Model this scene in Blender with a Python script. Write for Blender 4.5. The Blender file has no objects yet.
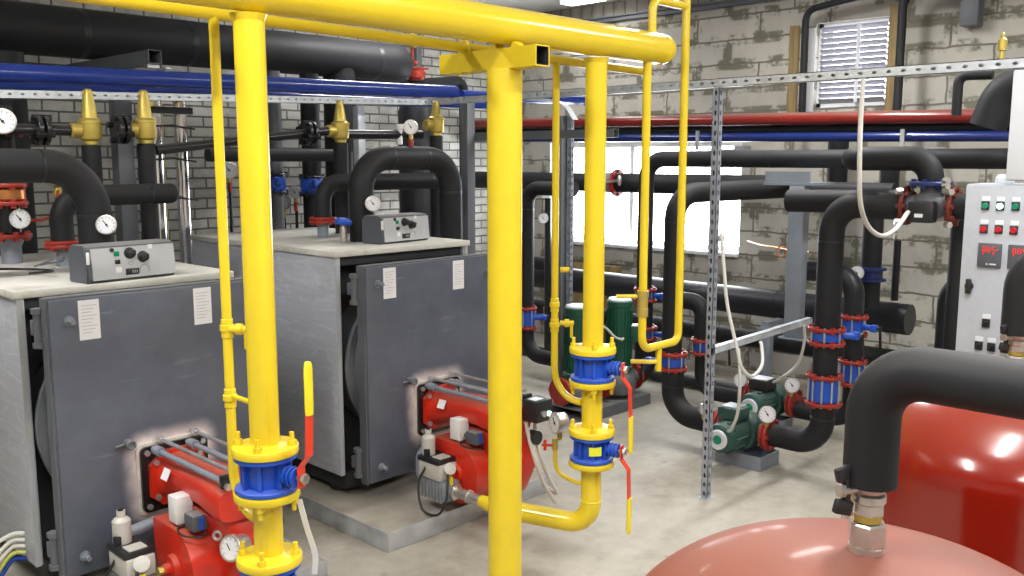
import bpy, bmesh, math, random
from mathutils import Vector, Matrix
random.seed(4)
V = Vector
PI = math.pi
scene = bpy.context.scene
COL = scene.collection

# ------------------------------------------------------------------ materials
MATS = {}

def nodes_of(name):
    m = bpy.data.materials.new(name)
    m.use_nodes = True
    nt = m.node_tree
    return m, nt, nt.nodes, nt.links, nt.nodes['Principled BSDF']

def mat(name, col, rough=0.5, metal=0.0, var=0.12, scale=6.0, bump=0.0, dust=0.0, dustcol=(0.42, 0.39, 0.34), coat=0.0,
        spec=0.5, stretch=(1, 1, 1), emit=0.0, wear=None, wearamt=0.0, wearscale=9.0):
    """Painted / metal / rubber surface: base colour broken up by noise, wear in blotches, dust lying on upward faces."""
    m, nt, N, L, b = nodes_of(name)
    tc = N.new('ShaderNodeTexCoord')
    mp = N.new('ShaderNodeMapping')
    mp.inputs['Scale'].default_value = stretch
    L.new(tc.outputs['Object'], mp.inputs['Vector'])
    nz = N.new('ShaderNodeTexNoise')
    nz.inputs['Scale'].default_value = scale
    nz.inputs['Detail'].default_value = 6
    L.new(mp.outputs['Vector'], nz.inputs['Vector'])
    rp = N.new('ShaderNodeValToRGB')
    rp.color_ramp.elements[0].position = 0.3
    rp.color_ramp.elements[1].position = 0.7
    c0 = [max(0, c * (1 - var)) for c in col]
    c1 = [min(1, c * (1 + var)) for c in col]
    rp.color_ramp.elements[0].color = (*c0, 1)
    rp.color_ramp.elements[1].color = (*c1, 1)
    L.new(nz.outputs['Fac'], rp.inputs['Fac'])
    out = rp.outputs['Color']
    if wear:
        n2 = N.new('ShaderNodeTexNoise')
        n2.inputs['Scale'].default_value = wearscale
        n2.inputs['Detail'].default_value = 8
        n2.inputs['Roughness'].default_value = 0.7
        L.new(mp.outputs['Vector'], n2.inputs['Vector'])
        r2 = N.new('ShaderNodeValToRGB')
        r2.color_ramp.elements[0].position = 0.62 - wearamt * 0.3
        r2.color_ramp.elements[1].position = 0.80 - wearamt * 0.3
        L.new(n2.outputs['Fac'], r2.inputs['Fac'])
        mx = N.new('ShaderNodeMix'); mx.data_type = 'RGBA'
        L.new(r2.outputs['Color'], mx.inputs['Factor'])
        L.new(out, mx.inputs['A'])
        mx.inputs['B'].default_value = (*wear, 1)
        out = mx.outputs['Result']
    rv = rough
    if dust > 0:
        g = N.new('ShaderNodeNewGeometry')
        sp = N.new('ShaderNodeSeparateXYZ')
        L.new(g.outputs['Normal'], sp.inputs['Vector'])
        mr = N.new('ShaderNodeMapRange')
        mr.inputs['From Min'].default_value = 0.35
        mr.inputs['From Max'].default_value = 1.0
        mr.inputs['To Max'].default_value = dust
        L.new(sp.outputs['Z'], mr.inputs['Value'])
        n3 = N.new('ShaderNodeTexNoise')
        n3.inputs['Scale'].default_value = 5
        n3.inputs['Detail'].default_value = 7
        L.new(tc.outputs['Object'], n3.inputs['Vector'])
        mu = N.new('ShaderNodeMath'); mu.operation = 'MULTIPLY'
        ad = N.new('ShaderNodeMath'); ad.operation = 'ADD'
        ad.inputs[1].default_value = 0.45
        L.new(n3.outputs['Fac'], ad.inputs[0])
        L.new(mr.outputs['Result'], mu.inputs[0]); L.new(ad.outputs[0], mu.inputs[1])
        mu.use_clamp = True
        mx = N.new('ShaderNodeMix'); mx.data_type = 'RGBA'
        L.new(mu.outputs[0], mx.inputs['Factor'])
        L.new(out, mx.inputs['A'])
        mx.inputs['B'].default_value = (*dustcol, 1)
        out = mx.outputs['Result']
        rr = N.new('ShaderNodeMapRange')
        rr.inputs['To Min'].default_value = rough
        rr.inputs['To Max'].default_value = min(1, rough + 0.35)
        L.new(mu.outputs[0], rr.inputs['Value'])
        L.new(rr.outputs['Result'], b.inputs['Roughness'])
    else:
        b.inputs['Roughness'].default_value = rv
    L.new(out, b.inputs['Base Color'])
    b.inputs['Metallic'].default_value = metal
    b.inputs['Specular IOR Level'].default_value = spec
    if coat:
        b.inputs['Coat Weight'].default_value = coat
        b.inputs['Coat Roughness'].default_value = 0.12
    if bump:
        bp = N.new('ShaderNodeBump')
        bp.inputs['Strength'].default_value = bump
        bp.inputs['Distance'].default_value = 0.004
        L.new(nz.outputs['Fac'], bp.inputs['Height'])
        L.new(bp.outputs['Normal'], b.inputs['Normal'])
    if emit:
        b.inputs['Emission Color'].default_value = (*col, 1)
        b.inputs['Emission Strength'].default_value = emit
    MATS[name] = m
    return m

YEL = mat('yellow gloss paint', (0.75, 0.565, 0.022), 0.24, var=0.04, scale=4, coat=0.3, dust=0.12)
YEL2 = mat('yellow brushed paint', (0.75, 0.57, 0.024), 0.33, var=0.05, scale=8, bump=0.15)
FOAM = mat('black foam insulation', (0.0135, 0.014, 0.016), 0.58, var=0.25, scale=3, dust=0.16, dustcol=(0.13, 0.125, 0.115), spec=0.3)
FOAMC = mat('black foam smooth', (0.014, 0.015, 0.019), 0.40, var=0.15, scale=3, spec=0.45)
BLKP = mat('black gloss paint', (0.012, 0.012, 0.014), 0.25, var=0.2, dust=0.12)
BLK = mat('black plastic', (0.015, 0.015, 0.017), 0.45, var=0.15)
BLUE = mat('blue valve enamel', (0.016, 0.085, 0.50), 0.35, var=0.12, dust=0.12)
BLUEP = mat('blue gloss pipe paint', (0.012, 0.04, 0.27), 0.22, var=0.1, coat=0.3)
BLUED = mat('dark blue gloss pipe paint', (0.007, 0.018, 0.115), 0.25, var=0.1, coat=0.2)
SLATM = mat('grey louvre slat paint', (0.30, 0.30, 0.34), 0.5, var=0.05)
NAVY = mat('navy valve enamel', (0.012, 0.025, 0.13), 0.4, var=0.2)
REDP = mat('red gloss pipe paint', (0.17, 0.015, 0.009), 0.25, var=0.1, coat=0.2, dust=0.25)
REDF = mat('red flange paint', (0.33, 0.026, 0.016), 0.42, var=0.15, wear=(0.10, 0.025, 0.018), wearamt=0.2)
REDB = mat('red burner casting', (0.62, 0.028, 0.010), 0.33, var=0.1, dust=0.5, dustcol=(0.30, 0.15, 0.10), coat=0.2)
REDD = mat('dull red flange paint', (0.15, 0.022, 0.014), 0.45, var=0.2)
REDL = mat('red lever vinyl', (0.70, 0.05, 0.02), 0.35, var=0.05)
YELG = mat('yellow lever grip', (0.85, 0.68, 0.02), 0.4, var=0.05)
TANK1 = mat('faded red tank enamel', (0.27, 0.022, 0.008), 0.36, var=0.10, scale=3, dust=0.66, dustcol=(0.175, 0.092, 0.063), coat=0.1, wear=(0.28, 0.035, 0.016), wearamt=0.15)
TANK2 = mat('deep red tank enamel', (0.215, 0.0085, 0.003), 0.13, var=0.08, scale=2, dust=0.45, dustcol=(0.22, 0.07, 0.04), coat=0.4)
BRASS = mat('dull brass', (0.52, 0.40, 0.09), 0.42, metal=0.55, var=0.12, scale=12, dust=0.1)
COPPER = mat('copper', (0.60, 0.24, 0.08), 0.35, metal=0.8)
CHROME = mat('polished steel', (0.75, 0.75, 0.78), 0.10, metal=1.0, var=0.05)
STEEL = mat('zinc plated steel', (0.52, 0.53, 0.54), 0.36, metal=0.75, var=0.15, scale=15)
SLOT = mat('galvanised slotted angle', (0.58, 0.62, 0.66), 0.42, metal=0.25, var=0.14, scale=20)
SLOTD = mat('darker slotted angle', (0.36, 0.395, 0.45), 0.42, metal=0.35, var=0.14, scale=20)  # darker copy of the slotted angle colour, for the posts
GALV = mat('galvanised sheet', (0.54, 0.57, 0.61), 0.40, metal=0.6, var=0.22, scale=9, wear=(0.62, 0.63, 0.62), wearamt=0.12)
GREYP = mat('grey primer steel', (0.115, 0.125, 0.14), 0.45, var=0.12, dust=0.2)
GREYB = mat('blue grey painted steel', (0.22, 0.25, 0.29), 0.4, var=0.1)
DOORM = None
NICKEL = mat('nickel fitting', (0.62, 0.58, 0.54), 0.3, metal=0.8, var=0.15, scale=25)
GREEN = mat('dark green pump enamel', (0.022, 0.075, 0.06), 0.35, var=0.18, dust=0.35, dustcol=(0.2, 0.25, 0.23))
GREENM = mat('green motor enamel', (0.008, 0.075, 0.042), 0.4, var=0.15, dust=0.35, dustcol=(0.3, 0.38, 0.34))
WHITE = mat('white plastic', (0.75, 0.75, 0.75), 0.4, var=0.03)
CABLE = mat('white cable sheath', (0.62, 0.61, 0.56), 0.5, var=0.05)
CABLEG = mat('yellow green cable sheath', (0.45, 0.5, 0.12), 0.5, var=0.05)
CAB = mat('light grey powder coat', (0.47, 0.505, 0.56), 0.42, var=0.04, scale=40)
CABW = mat('white powder coat', (0.66, 0.69, 0.74), 0.4, var=0.04)
LGREY = mat('pale grey panel plastic', (0.46, 0.47, 0.49), 0.4, var=0.05, dust=0.15)
DGREY = mat('slate plastic', (0.085, 0.092, 0.11), 0.45, var=0.1, dust=0.5, dustcol=(0.34, 0.33, 0.31))
PAPER = mat('white paper', (0.80, 0.81, 0.85), 0.7, var=0.03)
BEIGE = mat('beige valve casting', (0.50, 0.49, 0.45), 0.4, var=0.08, dust=0.2)
INK = mat('grey print ink', (0.28, 0.28, 0.30), 0.7, var=0.05)
WOOD = mat('raw pine board', (0.27, 0.19, 0.08), 0.7, var=0.3, scale=7, stretch=(3, 3, 0.3), wear=(0.18, 0.12, 0.05), wearamt=0.2)
WINF = mat('white pvc frame', (0.78, 0.79, 0.82), 0.4, var=0.03)
GASKET = mat('scorched gasket rope', (0.62, 0.57, 0.50), 0.8, var=0.15, scale=20)
LEDG = mat('lit green lamp lens', (0.55, 1.0, 0.80), 0.3, var=0.02, emit=1.6)
LENG = mat('dark green lamp lens', (0.01, 0.25, 0.13), 0.25, var=0.1)
LENR = mat('red lamp lens', (0.55, 0.012, 0.02), 0.25, var=0.1)
DIGIT = mat('red digit segments', (0.7, 0.02, 0.015), 0.4, var=0.02, emit=0.6)
YSTK = mat('lime yellow sticker', (0.70, 0.78, 0.03), 0.5, var=0.03)
TUBE = mat('fluorescent diffuser', (1.0, 0.98, 0.95), 0.4, var=0.01, emit=6.0)
DARKIN = mat('recess shade and dark steel', (0.03, 0.032, 0.036), 0.6, var=0.1)  # near black puts recess shade into colour; dark skids and beam bore share it

def m_block(name, bw, bh, c1, c2, mortar, msize, blotch, axis, wob=0.03):
    m, nt, N, L, b = nodes_of(name)
    tc = N.new('ShaderNodeTexCoord')
    sp = N.new('ShaderNodeSeparateXYZ'); cb = N.new('ShaderNodeCombineXYZ')
    L.new(tc.outputs['Object'], sp.inputs[0])
    L.new(sp.outputs[axis], cb.inputs['X']); L.new(sp.outputs['Z'], cb.inputs['Y'])
    nz = N.new('ShaderNodeTexNoise'); nz.inputs['Scale'].default_value = 7; nz.inputs['Detail'].default_value = 6
    L.new(tc.outputs['Object'], nz.inputs['Vector'])
    sb = N.new('ShaderNodeVectorMath'); sb.operation = 'SUBTRACT'; sb.inputs[1].default_value = (0.5, 0.5, 0.5)
    L.new(nz.outputs['Color'], sb.inputs[0])
    sc = N.new('ShaderNodeVectorMath'); sc.operation = 'SCALE'; sc.inputs['Scale'].default_value = wob
    L.new(sb.outputs[0], sc.inputs[0])
    ad = N.new('ShaderNodeVectorMath'); ad.operation = 'ADD'
    L.new(cb.outputs[0], ad.inputs[0]); L.new(sc.outputs[0], ad.inputs[1])
    br = N.new('ShaderNodeTexBrick')
    br.inputs['Scale'].default_value = 1
    br.inputs['Brick Width'].default_value = bw
    br.inputs['Row Height'].default_value = bh
    br.inputs['Mortar Size'].default_value = msize
    br.inputs['Mortar Smooth'].default_value = 0.3
    br.inputs['Color1'].default_value = (*c1, 1)
    br.inputs['Color2'].default_value = (*c2, 1)
    br.inputs['Mortar'].default_value = (*mortar, 1)
    L.new(ad.outputs[0], br.inputs['Vector'])
    n2 = N.new('ShaderNodeTexNoise'); n2.inputs['Scale'].default_value = 4.2; n2.inputs['Detail'].default_value = 9; n2.inputs['Roughness'].default_value = 0.72
    L.new(tc.outputs['Object'], n2.inputs['Vector'])
    r2 = N.new('ShaderNodeValToRGB'); r2.color_ramp.elements[0].position = 0.47; r2.color_ramp.elements[1].position = 0.55
    L.new(n2.outputs['Fac'], r2.inputs['Fac'])
    # smeared mortar keeps close to the joints
    br2 = N.new('ShaderNodeTexBrick')
    br2.inputs['Scale'].default_value = 1
    br2.inputs['Brick Width'].default_value = bw; br2.inputs['Row Height'].default_value = bh
    br2.inputs['Mortar Size'].default_value = msize * 6; br2.inputs['Mortar Smooth'].default_value = 0.35
    br2.inputs['Color1'].default_value = (0.12, 0.12, 0.12, 1); br2.inputs['Color2'].default_value = (0.12, 0.12, 0.12, 1); br2.inputs['Mortar'].default_value = (1, 1, 1, 1)
    L.new(ad.outputs[0], br2.inputs['Vector'])
    mu = N.new('ShaderNodeMath'); mu.operation = 'MULTIPLY'
    L.new(r2.outputs['Color'], mu.inputs[0]); L.new(br2.outputs['Color'], mu.inputs[1])
    mu2 = N.new('ShaderNodeMath'); mu2.operation = 'MULTIPLY'; mu2.inputs[1].default_value = blotch
    L.new(mu.outputs[0], mu2.inputs[0])
    mx = N.new('ShaderNodeMix'); mx.data_type = 'RGBA'
    L.new(mu2.outputs[0], mx.inputs['Factor']); L.new(br.outputs['Color'], mx.inputs['A'])
    mx.inputs['B'].default_value = (mortar[0] * 0.9, mortar[1] * 0.9, mortar[2] * 0.8, 1)
    n4 = N.new('ShaderNodeTexNoise'); n4.inputs['Scale'].default_value = 1.3; n4.inputs['Detail'].default_value = 5
    L.new(tc.outputs['Object'], n4.inputs['Vector'])
    mr = N.new('ShaderNodeMapRange'); mr.inputs['From Min'].default_value = .3; mr.inputs['From Max'].default_value = .7
    mr.inputs['To Min'].default_value = 0.78; mr.inputs['To Max'].default_value = 1.08
    L.new(n4.outputs['Fac'], mr.inputs['Value'])
    vs = N.new('ShaderNodeVectorMath'); vs.operation = 'SCALE'
    L.new(mx.outputs['Result'], vs.inputs[0]); L.new(mr.outputs['Result'], vs.inputs['Scale'])
    L.new(vs.outputs[0], b.inputs['Base Color'])
    b.inputs['Roughness'].default_value = 0.85
    bp = N.new('ShaderNodeBump'); bp.inputs['Strength'].default_value = 0.6; bp.inputs['Distance'].default_value = 0.008; bp.invert = True
    L.new(br.outputs['Fac'], bp.inputs['Height']); L.new(bp.outputs['Normal'], b.inputs['Normal'])
    return m

BLOCK = m_block('aerated block masonry', 0.60, 0.20, (0.57, 0.55, 0.485), (0.44, 0.42, 0.37), (0.19, 0.182, 0.15), 0.009, 0.97, 'Y')
BRICK = m_block('pale silicate brick', 0.215, 0.079, (0.56, 0.545, 0.50), (0.45, 0.44, 0.405), (0.12, 0.118, 0.108), 0.008, 0.3, 'X', 0.008)
BRICKS = m_block('pale brick laid on end', 0.13, 0.5, (0.40, 0.38, 0.32), (0.34, 0.32, 0.28), (0.15, 0.14, 0.12), 0.008, 0.3, 'Y')

def m_floor():
    m, nt, N, L, b = nodes_of('dusty screed')
    tc = N.new('ShaderNodeTexCoord')
    a = N.new('ShaderNodeTexNoise'); a.inputs['Scale'].default_value = 0.9; a.inputs['Detail'].default_value = 9; a.inputs['Roughness'].default_value = 0.62
    c = N.new('ShaderNodeTexNoise'); c.inputs['Scale'].default_value = 7; c.inputs['Detail'].default_value = 8; c.inputs['Roughness'].default_value = 0.7
    L.new(tc.outputs['Object'], a.inputs['Vector']); L.new(tc.outputs['Object'], c.inputs['Vector'])
    mx = N.new('ShaderNodeMix'); mx.data_type = 'FLOAT'; mx.inputs['Factor'].default_value = 0.42
    L.new(a.outputs['Fac'], mx.inputs['A']); L.new(c.outputs['Fac'], mx.inputs['B'])
    r = N.new('ShaderNodeValToRGB')
    e = r.color_ramp.elements
    e[0].position = 0.34; e[0].color = (0.25, 0.225, 0.18, 1)
    e[1].position = 0.66; e[1].color = (0.50, 0.475, 0.41, 1)
    k = e.new(0.5); k.color = (0.40, 0.375, 0.315, 1)
    L.new(mx.outputs['Result'], r.inputs['Fac'])
    v = N.new('ShaderNodeTexVoronoi'); v.inputs['Scale'].default_value = 5.5
    L.new(tc.outputs['Object'], v.inputs['Vector'])
    rs = N.new('ShaderNodeValToRGB'); rs.color_ramp.elements[0].position = 0.05; rs.color_ramp.elements[1].position = 0.12
    rs.color_ramp.elements[0].color = (0.45, 0.45, 0.45, 1)
    L.new(v.outputs['Distance'], rs.inputs['Fac'])
    mm = N.new('ShaderNodeMix'); mm.data_type = 'RGBA'; mm.blend_type = 'MULTIPLY'; mm.inputs['Factor'].default_value = 0.5
    L.new(r.outputs['Color'], mm.inputs['A']); L.new(rs.outputs['Color'], mm.inputs['B'])
    L.new(mm.outputs['Result'], b.inputs['Base Color'])
    b.inputs['Roughness'].default_value = 0.55
    b.inputs['Specular IOR Level'].default_value = 0.35
    bp = N.new('ShaderNodeBump'); bp.inputs['Strength'].default_value = 0.25; bp.inputs['Distance'].default_value = 0.01
    L.new(c.outputs['Fac'], bp.inputs['Height']); L.new(bp.outputs['Normal'], b.inputs['Normal'])
    return m
FLOOR = m_floor()
PLAST = mat('dusty concrete pad top', (0.36, 0.335, 0.28), 0.7, var=0.22, scale=5, bump=0.3, wear=(0.24, 0.19, 0.14), wearamt=0.15, wearscale=4)
CEIL = mat('grey ceiling sheet', (0.74, 0.74, 0.73), 0.6, var=0.04, scale=3)
PLASTER = mat('plain plastered wall', (0.55, 0.54, 0.51), 0.8, var=0.06, scale=2)

def m_door(name, px, pz):
    """Dark slate boiler door, scratched, paint scorched pale in a halo round the burner opening."""
    m, nt, N, L, b = nodes_of(name)
    tc = N.new('ShaderNodeTexCoord')
    nz = N.new('ShaderNodeTexNoise'); nz.inputs['Scale'].default_value = 5; nz.inputs['Detail'].default_value = 8; nz.inputs['Roughness'].default_value = 0.65
    L.new(tc.outputs['Object'], nz.inputs['Vector'])
    r = N.new('ShaderNodeValToRGB')
    r.color_ramp.elements[0].position = 0.3; r.color_ramp.elements[0].color = (0.070, 0.080, 0.108, 1)
    r.color_ramp.elements[1].position = 0.72; r.color_ramp.elements[1].color = (0.115, 0.128, 0.165, 1)
    L.new(nz.outputs['Fac'], r.inputs['Fac'])
    mp = N.new('ShaderNodeMapping'); mp.inputs['Rotation'].default_value = (0, 0.6, 0); mp.inputs['Scale'].default_value = (3, 1, 26)
    L.new(tc.outputs['Object'], mp.inputs['Vector'])
    n2 = N.new('ShaderNodeTexNoise'); n2.inputs['Scale'].default_value = 1.4; n2.inputs['Detail'].default_value = 5
    L.new(mp.outputs['Vector'], n2.inputs['Vector'])
    r2 = N.new('ShaderNodeValToRGB'); r2.color_ramp.elements[0].position = 0.66; r2.color_ramp.elements[1].position = 0.78
    r2.color_ramp.elements[1].color = (0.22, 0.22, 0.22, 1)
    L.new(n2.outputs['Fac'], r2.inputs['Fac'])
    mx = N.new('ShaderNodeMix'); mx.data_type = 'RGBA'
    L.new(r2.outputs['Color'], mx.inputs['Factor']); L.new(r.outputs['Color'], mx.inputs['A']); mx.inputs['B'].default_value = (0.36, 0.38, 0.42, 1)
    # scorch halo: distance outside a rounded square
    sp = N.new('ShaderNodeSeparateXYZ'); L.new(tc.outputs['Object'], sp.inputs[0])
    def absd(sock, c, h):
        s = N.new('ShaderNodeMath'); s.operation = 'SUBTRACT'; s.inputs[1].default_value = c; L.new(sock, s.inputs[0])
        a = N.new('ShaderNodeMath'); a.operation = 'ABSOLUTE'; L.new(s.outputs[0], a.inputs[0])
        d = N.new('ShaderNodeMath'); d.operation = 'SUBTRACT'; d.inputs[1].default_value = h; L.new(a.outputs[0], d.inputs[0])
        k = N.new('ShaderNodeMath'); k.operation = 'MAXIMUM'; k.inputs[1].default_value = 0; L.new(d.outputs[0], k.inputs[0])
        return k.outputs[0]
    dx, dz = absd(sp.outputs['X'], px, 0.11), absd(sp.outputs['Z'], pz, 0.11)
    p1 = N.new('ShaderNodeMath'); p1.operation = 'POWER'; p1.inputs[1].default_value = 2; L.new(dx, p1.inputs[0])
    p2 = N.new('ShaderNodeMath'); p2.operation = 'POWER'; p2.inputs[1].default_value = 2; L.new(dz, p2.inputs[0])
    s = N.new('ShaderNodeMath'); s.operation = 'ADD'; L.new(p1.outputs[0], s.inputs[0]); L.new(p2.outputs[0], s.inputs[1])
    q = N.new('ShaderNodeMath'); q.operation = 'SQRT'; L.new(s.outputs[0], q.inputs[0])
    nd = N.new('ShaderNodeMath'); nd.operation = 'MULTIPLY_ADD'; nd.inputs[1].default_value = 0.09; nd.inputs[2].default_value = -0.045
    L.new(nz.outputs['Fac'], nd.inputs[0])
    q2 = N.new('ShaderNodeMath'); q2.operation = 'ADD'; L.new(q.outputs[0], q2.inputs[0]); L.new(nd.outputs[0], q2.inputs[1])
    mr = N.new('ShaderNodeValToRGB')
    e = mr.color_ramp.elements
    mr.color_ramp.interpolation = 'EASE'
    e[0].position = 0.0; e[0].color = (1, 1, 1, 1)
    e[1].position = 0.105; e[1].color = (0, 0, 0, 1)
    L.new(q2.outputs[0], mr.inputs['Fac'])
    mx2 = N.new('ShaderNodeMix'); mx2.data_type = 'RGBA'
    L.new(mr.outputs['Color'], mx2.inputs['Factor']); L.new(mx.outputs['Result'], mx2.inputs['A']); mx2.inputs['B'].default_value = (0.84, 0.73, 0.71, 1)
    L.new(mx2.outputs['Result'], b.inputs['Base Color'])
    b.inputs['Roughness'].default_value = 0.33
    return m

def m_film():
    """Galvanised casing still wearing its shrink film: wrinkle highlights are painted into the colour as thin pale lines."""
    m, nt, N, L, b = nodes_of('film wrapped casing sheet')
    tc = N.new('ShaderNodeTexCoord')
    mp = N.new('ShaderNodeMapping'); mp.inputs['Rotation'].default_value = (0.12, 0, 0); mp.inputs['Scale'].default_value = (1, 1.2, 22)
    L.new(tc.outputs['Object'], mp.inputs['Vector'])
    n = N.new('ShaderNodeTexNoise'); n.inputs['Scale'].default_value = 2.2; n.inputs['Detail'].default_value = 7; n.inputs['Distortion'].default_value = 0.8
    L.new(mp.outputs['Vector'], n.inputs['Vector'])
    r = N.new('ShaderNodeValToRGB')
    r.color_ramp.elements[0].position = 0.35; r.color_ramp.elements[0].color = (0.47, 0.495, 0.55, 1)
    r.color_ramp.elements[1].position = 0.75; r.color_ramp.elements[1].color = (0.56, 0.585, 0.64, 1)
    L.new(n.outputs['Fac'], r.inputs['Fac'])
    mp2 = N.new('ShaderNodeMapping'); mp2.inputs['Rotation'].default_value = (0.5, 0, 0); mp2.inputs['Scale'].default_value = (1, 1.0, 3.2)
    L.new(tc.outputs['Object'], mp2.inputs['Vector'])
    n2 = N.new('ShaderNodeTexNoise'); n2.inputs['Scale'].default_value = 3.0; n2.inputs['Detail'].default_value = 4; n2.inputs['Distortion'].default_value = 1.2
    L.new(mp2.outputs['Vector'], n2.inputs['Vector'])
    s_ = N.new('ShaderNodeMath'); s_.operation = 'SUBTRACT'; s_.inputs[1].default_value = 0.5; L.new(n2.outputs['Fac'], s_.inputs[0])
    a_ = N.new('ShaderNodeMath'); a_.operation = 'ABSOLUTE'; L.new(s_.outputs[0], a_.inputs[0])
    r2 = N.new('ShaderNodeValToRGB')
    r2.color_ramp.elements[0].position = 0.0; r2.color_ramp.elements[0].color = (0.30, 0.30, 0.30, 1)
    r2.color_ramp.elements[1].position = 0.022; r2.color_ramp.elements[1].color = (0, 0, 0, 1)
    L.new(a_.outputs[0], r2.inputs['Fac'])
    mx = N.new('ShaderNodeMix'); mx.data_type = 'RGBA'
    L.new(r2.outputs['Color'], mx.inputs['Factor']); L.new(r.outputs['Color'], mx.inputs['A']); mx.inputs['B'].default_value = (0.80, 0.82, 0.86, 1)  # film glints laid into the base colour as pale lines
    L.new(mx.outputs['Result'], b.inputs['Base Color'])
    b.inputs['Metallic'].default_value = 0.25; b.inputs['Roughness'].default_value = 0.30
    bp = N.new('ShaderNodeBump'); bp.inputs['Strength'].default_value = 0.25; bp.inputs['Distance'].default_value = 0.006
    L.new(n.outputs['Fac'], bp.inputs['Height']); L.new(bp.outputs['Normal'], b.inputs['Normal'])
    return m
FILM = m_film()
TOPM = mat('dusty casing top', (0.60, 0.59, 0.54), 0.6, var=0.15, scale=4, wear=(0.34, 0.32, 0.24), wearamt=0.2, wearscale=3)
EDGE = mat('pale grey casing edge', (0.42, 0.43, 0.45), 0.4, var=0.06)

def m_glass():
    m = bpy.data.materials.new('window pane'); m.use_nodes = True
    nt = m.node_tree; N = nt.nodes; L = nt.links
    for n in list(N):
        if n.type == 'BSDF_PRINCIPLED': N.remove(n)
    out = [n for n in N if n.type == 'OUTPUT_MATERIAL'][0]
    t = N.new('ShaderNodeBsdfTransparent'); g = N.new('ShaderNodeBsdfGlossy'); g.inputs['Roughness'].default_value = 0.05
    mx = N.new('ShaderNodeMixShader')
    mx.inputs[0].default_value = 0.05
    L.new(t.outputs[0], mx.inputs[1]); L.new(g.outputs[0], mx.inputs[2])
    L.new(mx.outputs[0], out.inputs['Surface'])
    return m
GLASS = m_glass()

# ------------------------------------------------------------------ mesh builder
def frame_from(axis):
    w = V(axis).normalized()
    h = V((0, 0, 1)) if abs(w.z) < 0.95 else V((1, 0, 0))
    u = h.cross(w).normalized()
    return u, w.cross(u).normalized(), w

def fillet(pts, bend, n=10):
    pts = [V(p) for p in pts]
    out = [pts[0]]
    for i in range(1, len(pts) - 1):
        a, p, c = pts[i - 1], pts[i], pts[i + 1]
        d1, d2 = (a - p), (c - p)
        l1, l2 = d1.length, d2.length
        d1.normalize(); d2.normalize()
        ang = d1.angle(d2)
        if abs(ang - PI) < 0.02:
            out.append(p); continue
        b = bend[i - 1] if isinstance(bend, (list, tuple)) else bend
        t = min(b / math.tan(ang / 2), l1 * 0.98 if i == 1 else l1 * 0.5, l2 * 0.98 if i == len(pts) - 2 else l2 * 0.5)
        rr = t * math.tan(ang / 2)
        bis = (d1 + d2).normalized()
        cen = p + bis * (rr / math.sin(ang / 2))
        s, e = p + d1 * t - cen, p + d2 * t - cen
        tot = s.angle(e)
        ax = s.cross(e).normalized()
        for k in range(n + 1):
            out.append(cen + Matrix.Rotation(tot * k / n, 3, ax) @ s)
    out.append(pts[-1])
    res = [out[0]]
    for p in out[1:]:
        if (p - res[-1]).length > 1e-5: res.append(p)
    return res

def spline(pts, n=8):
    pts = [V(p) for p in pts]
    P = [pts[0] * 2 - pts[1]] + pts + [pts[-1] * 2 - pts[-2]]
    out = []
    for i in range(1, len(P) - 2):
        a, b, c, d = P[i - 1], P[i], P[i + 1], P[i + 2]
        for k in range(n):
            t = k / n
            out.append(0.5 * ((2 * b) + (c - a) * t + (2 * a - 5 * b + 4 * c - d) * t * t + (3 * b - a - 3 * c + d) * t ** 3))
    out.append(pts[-1])
    return out

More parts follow.
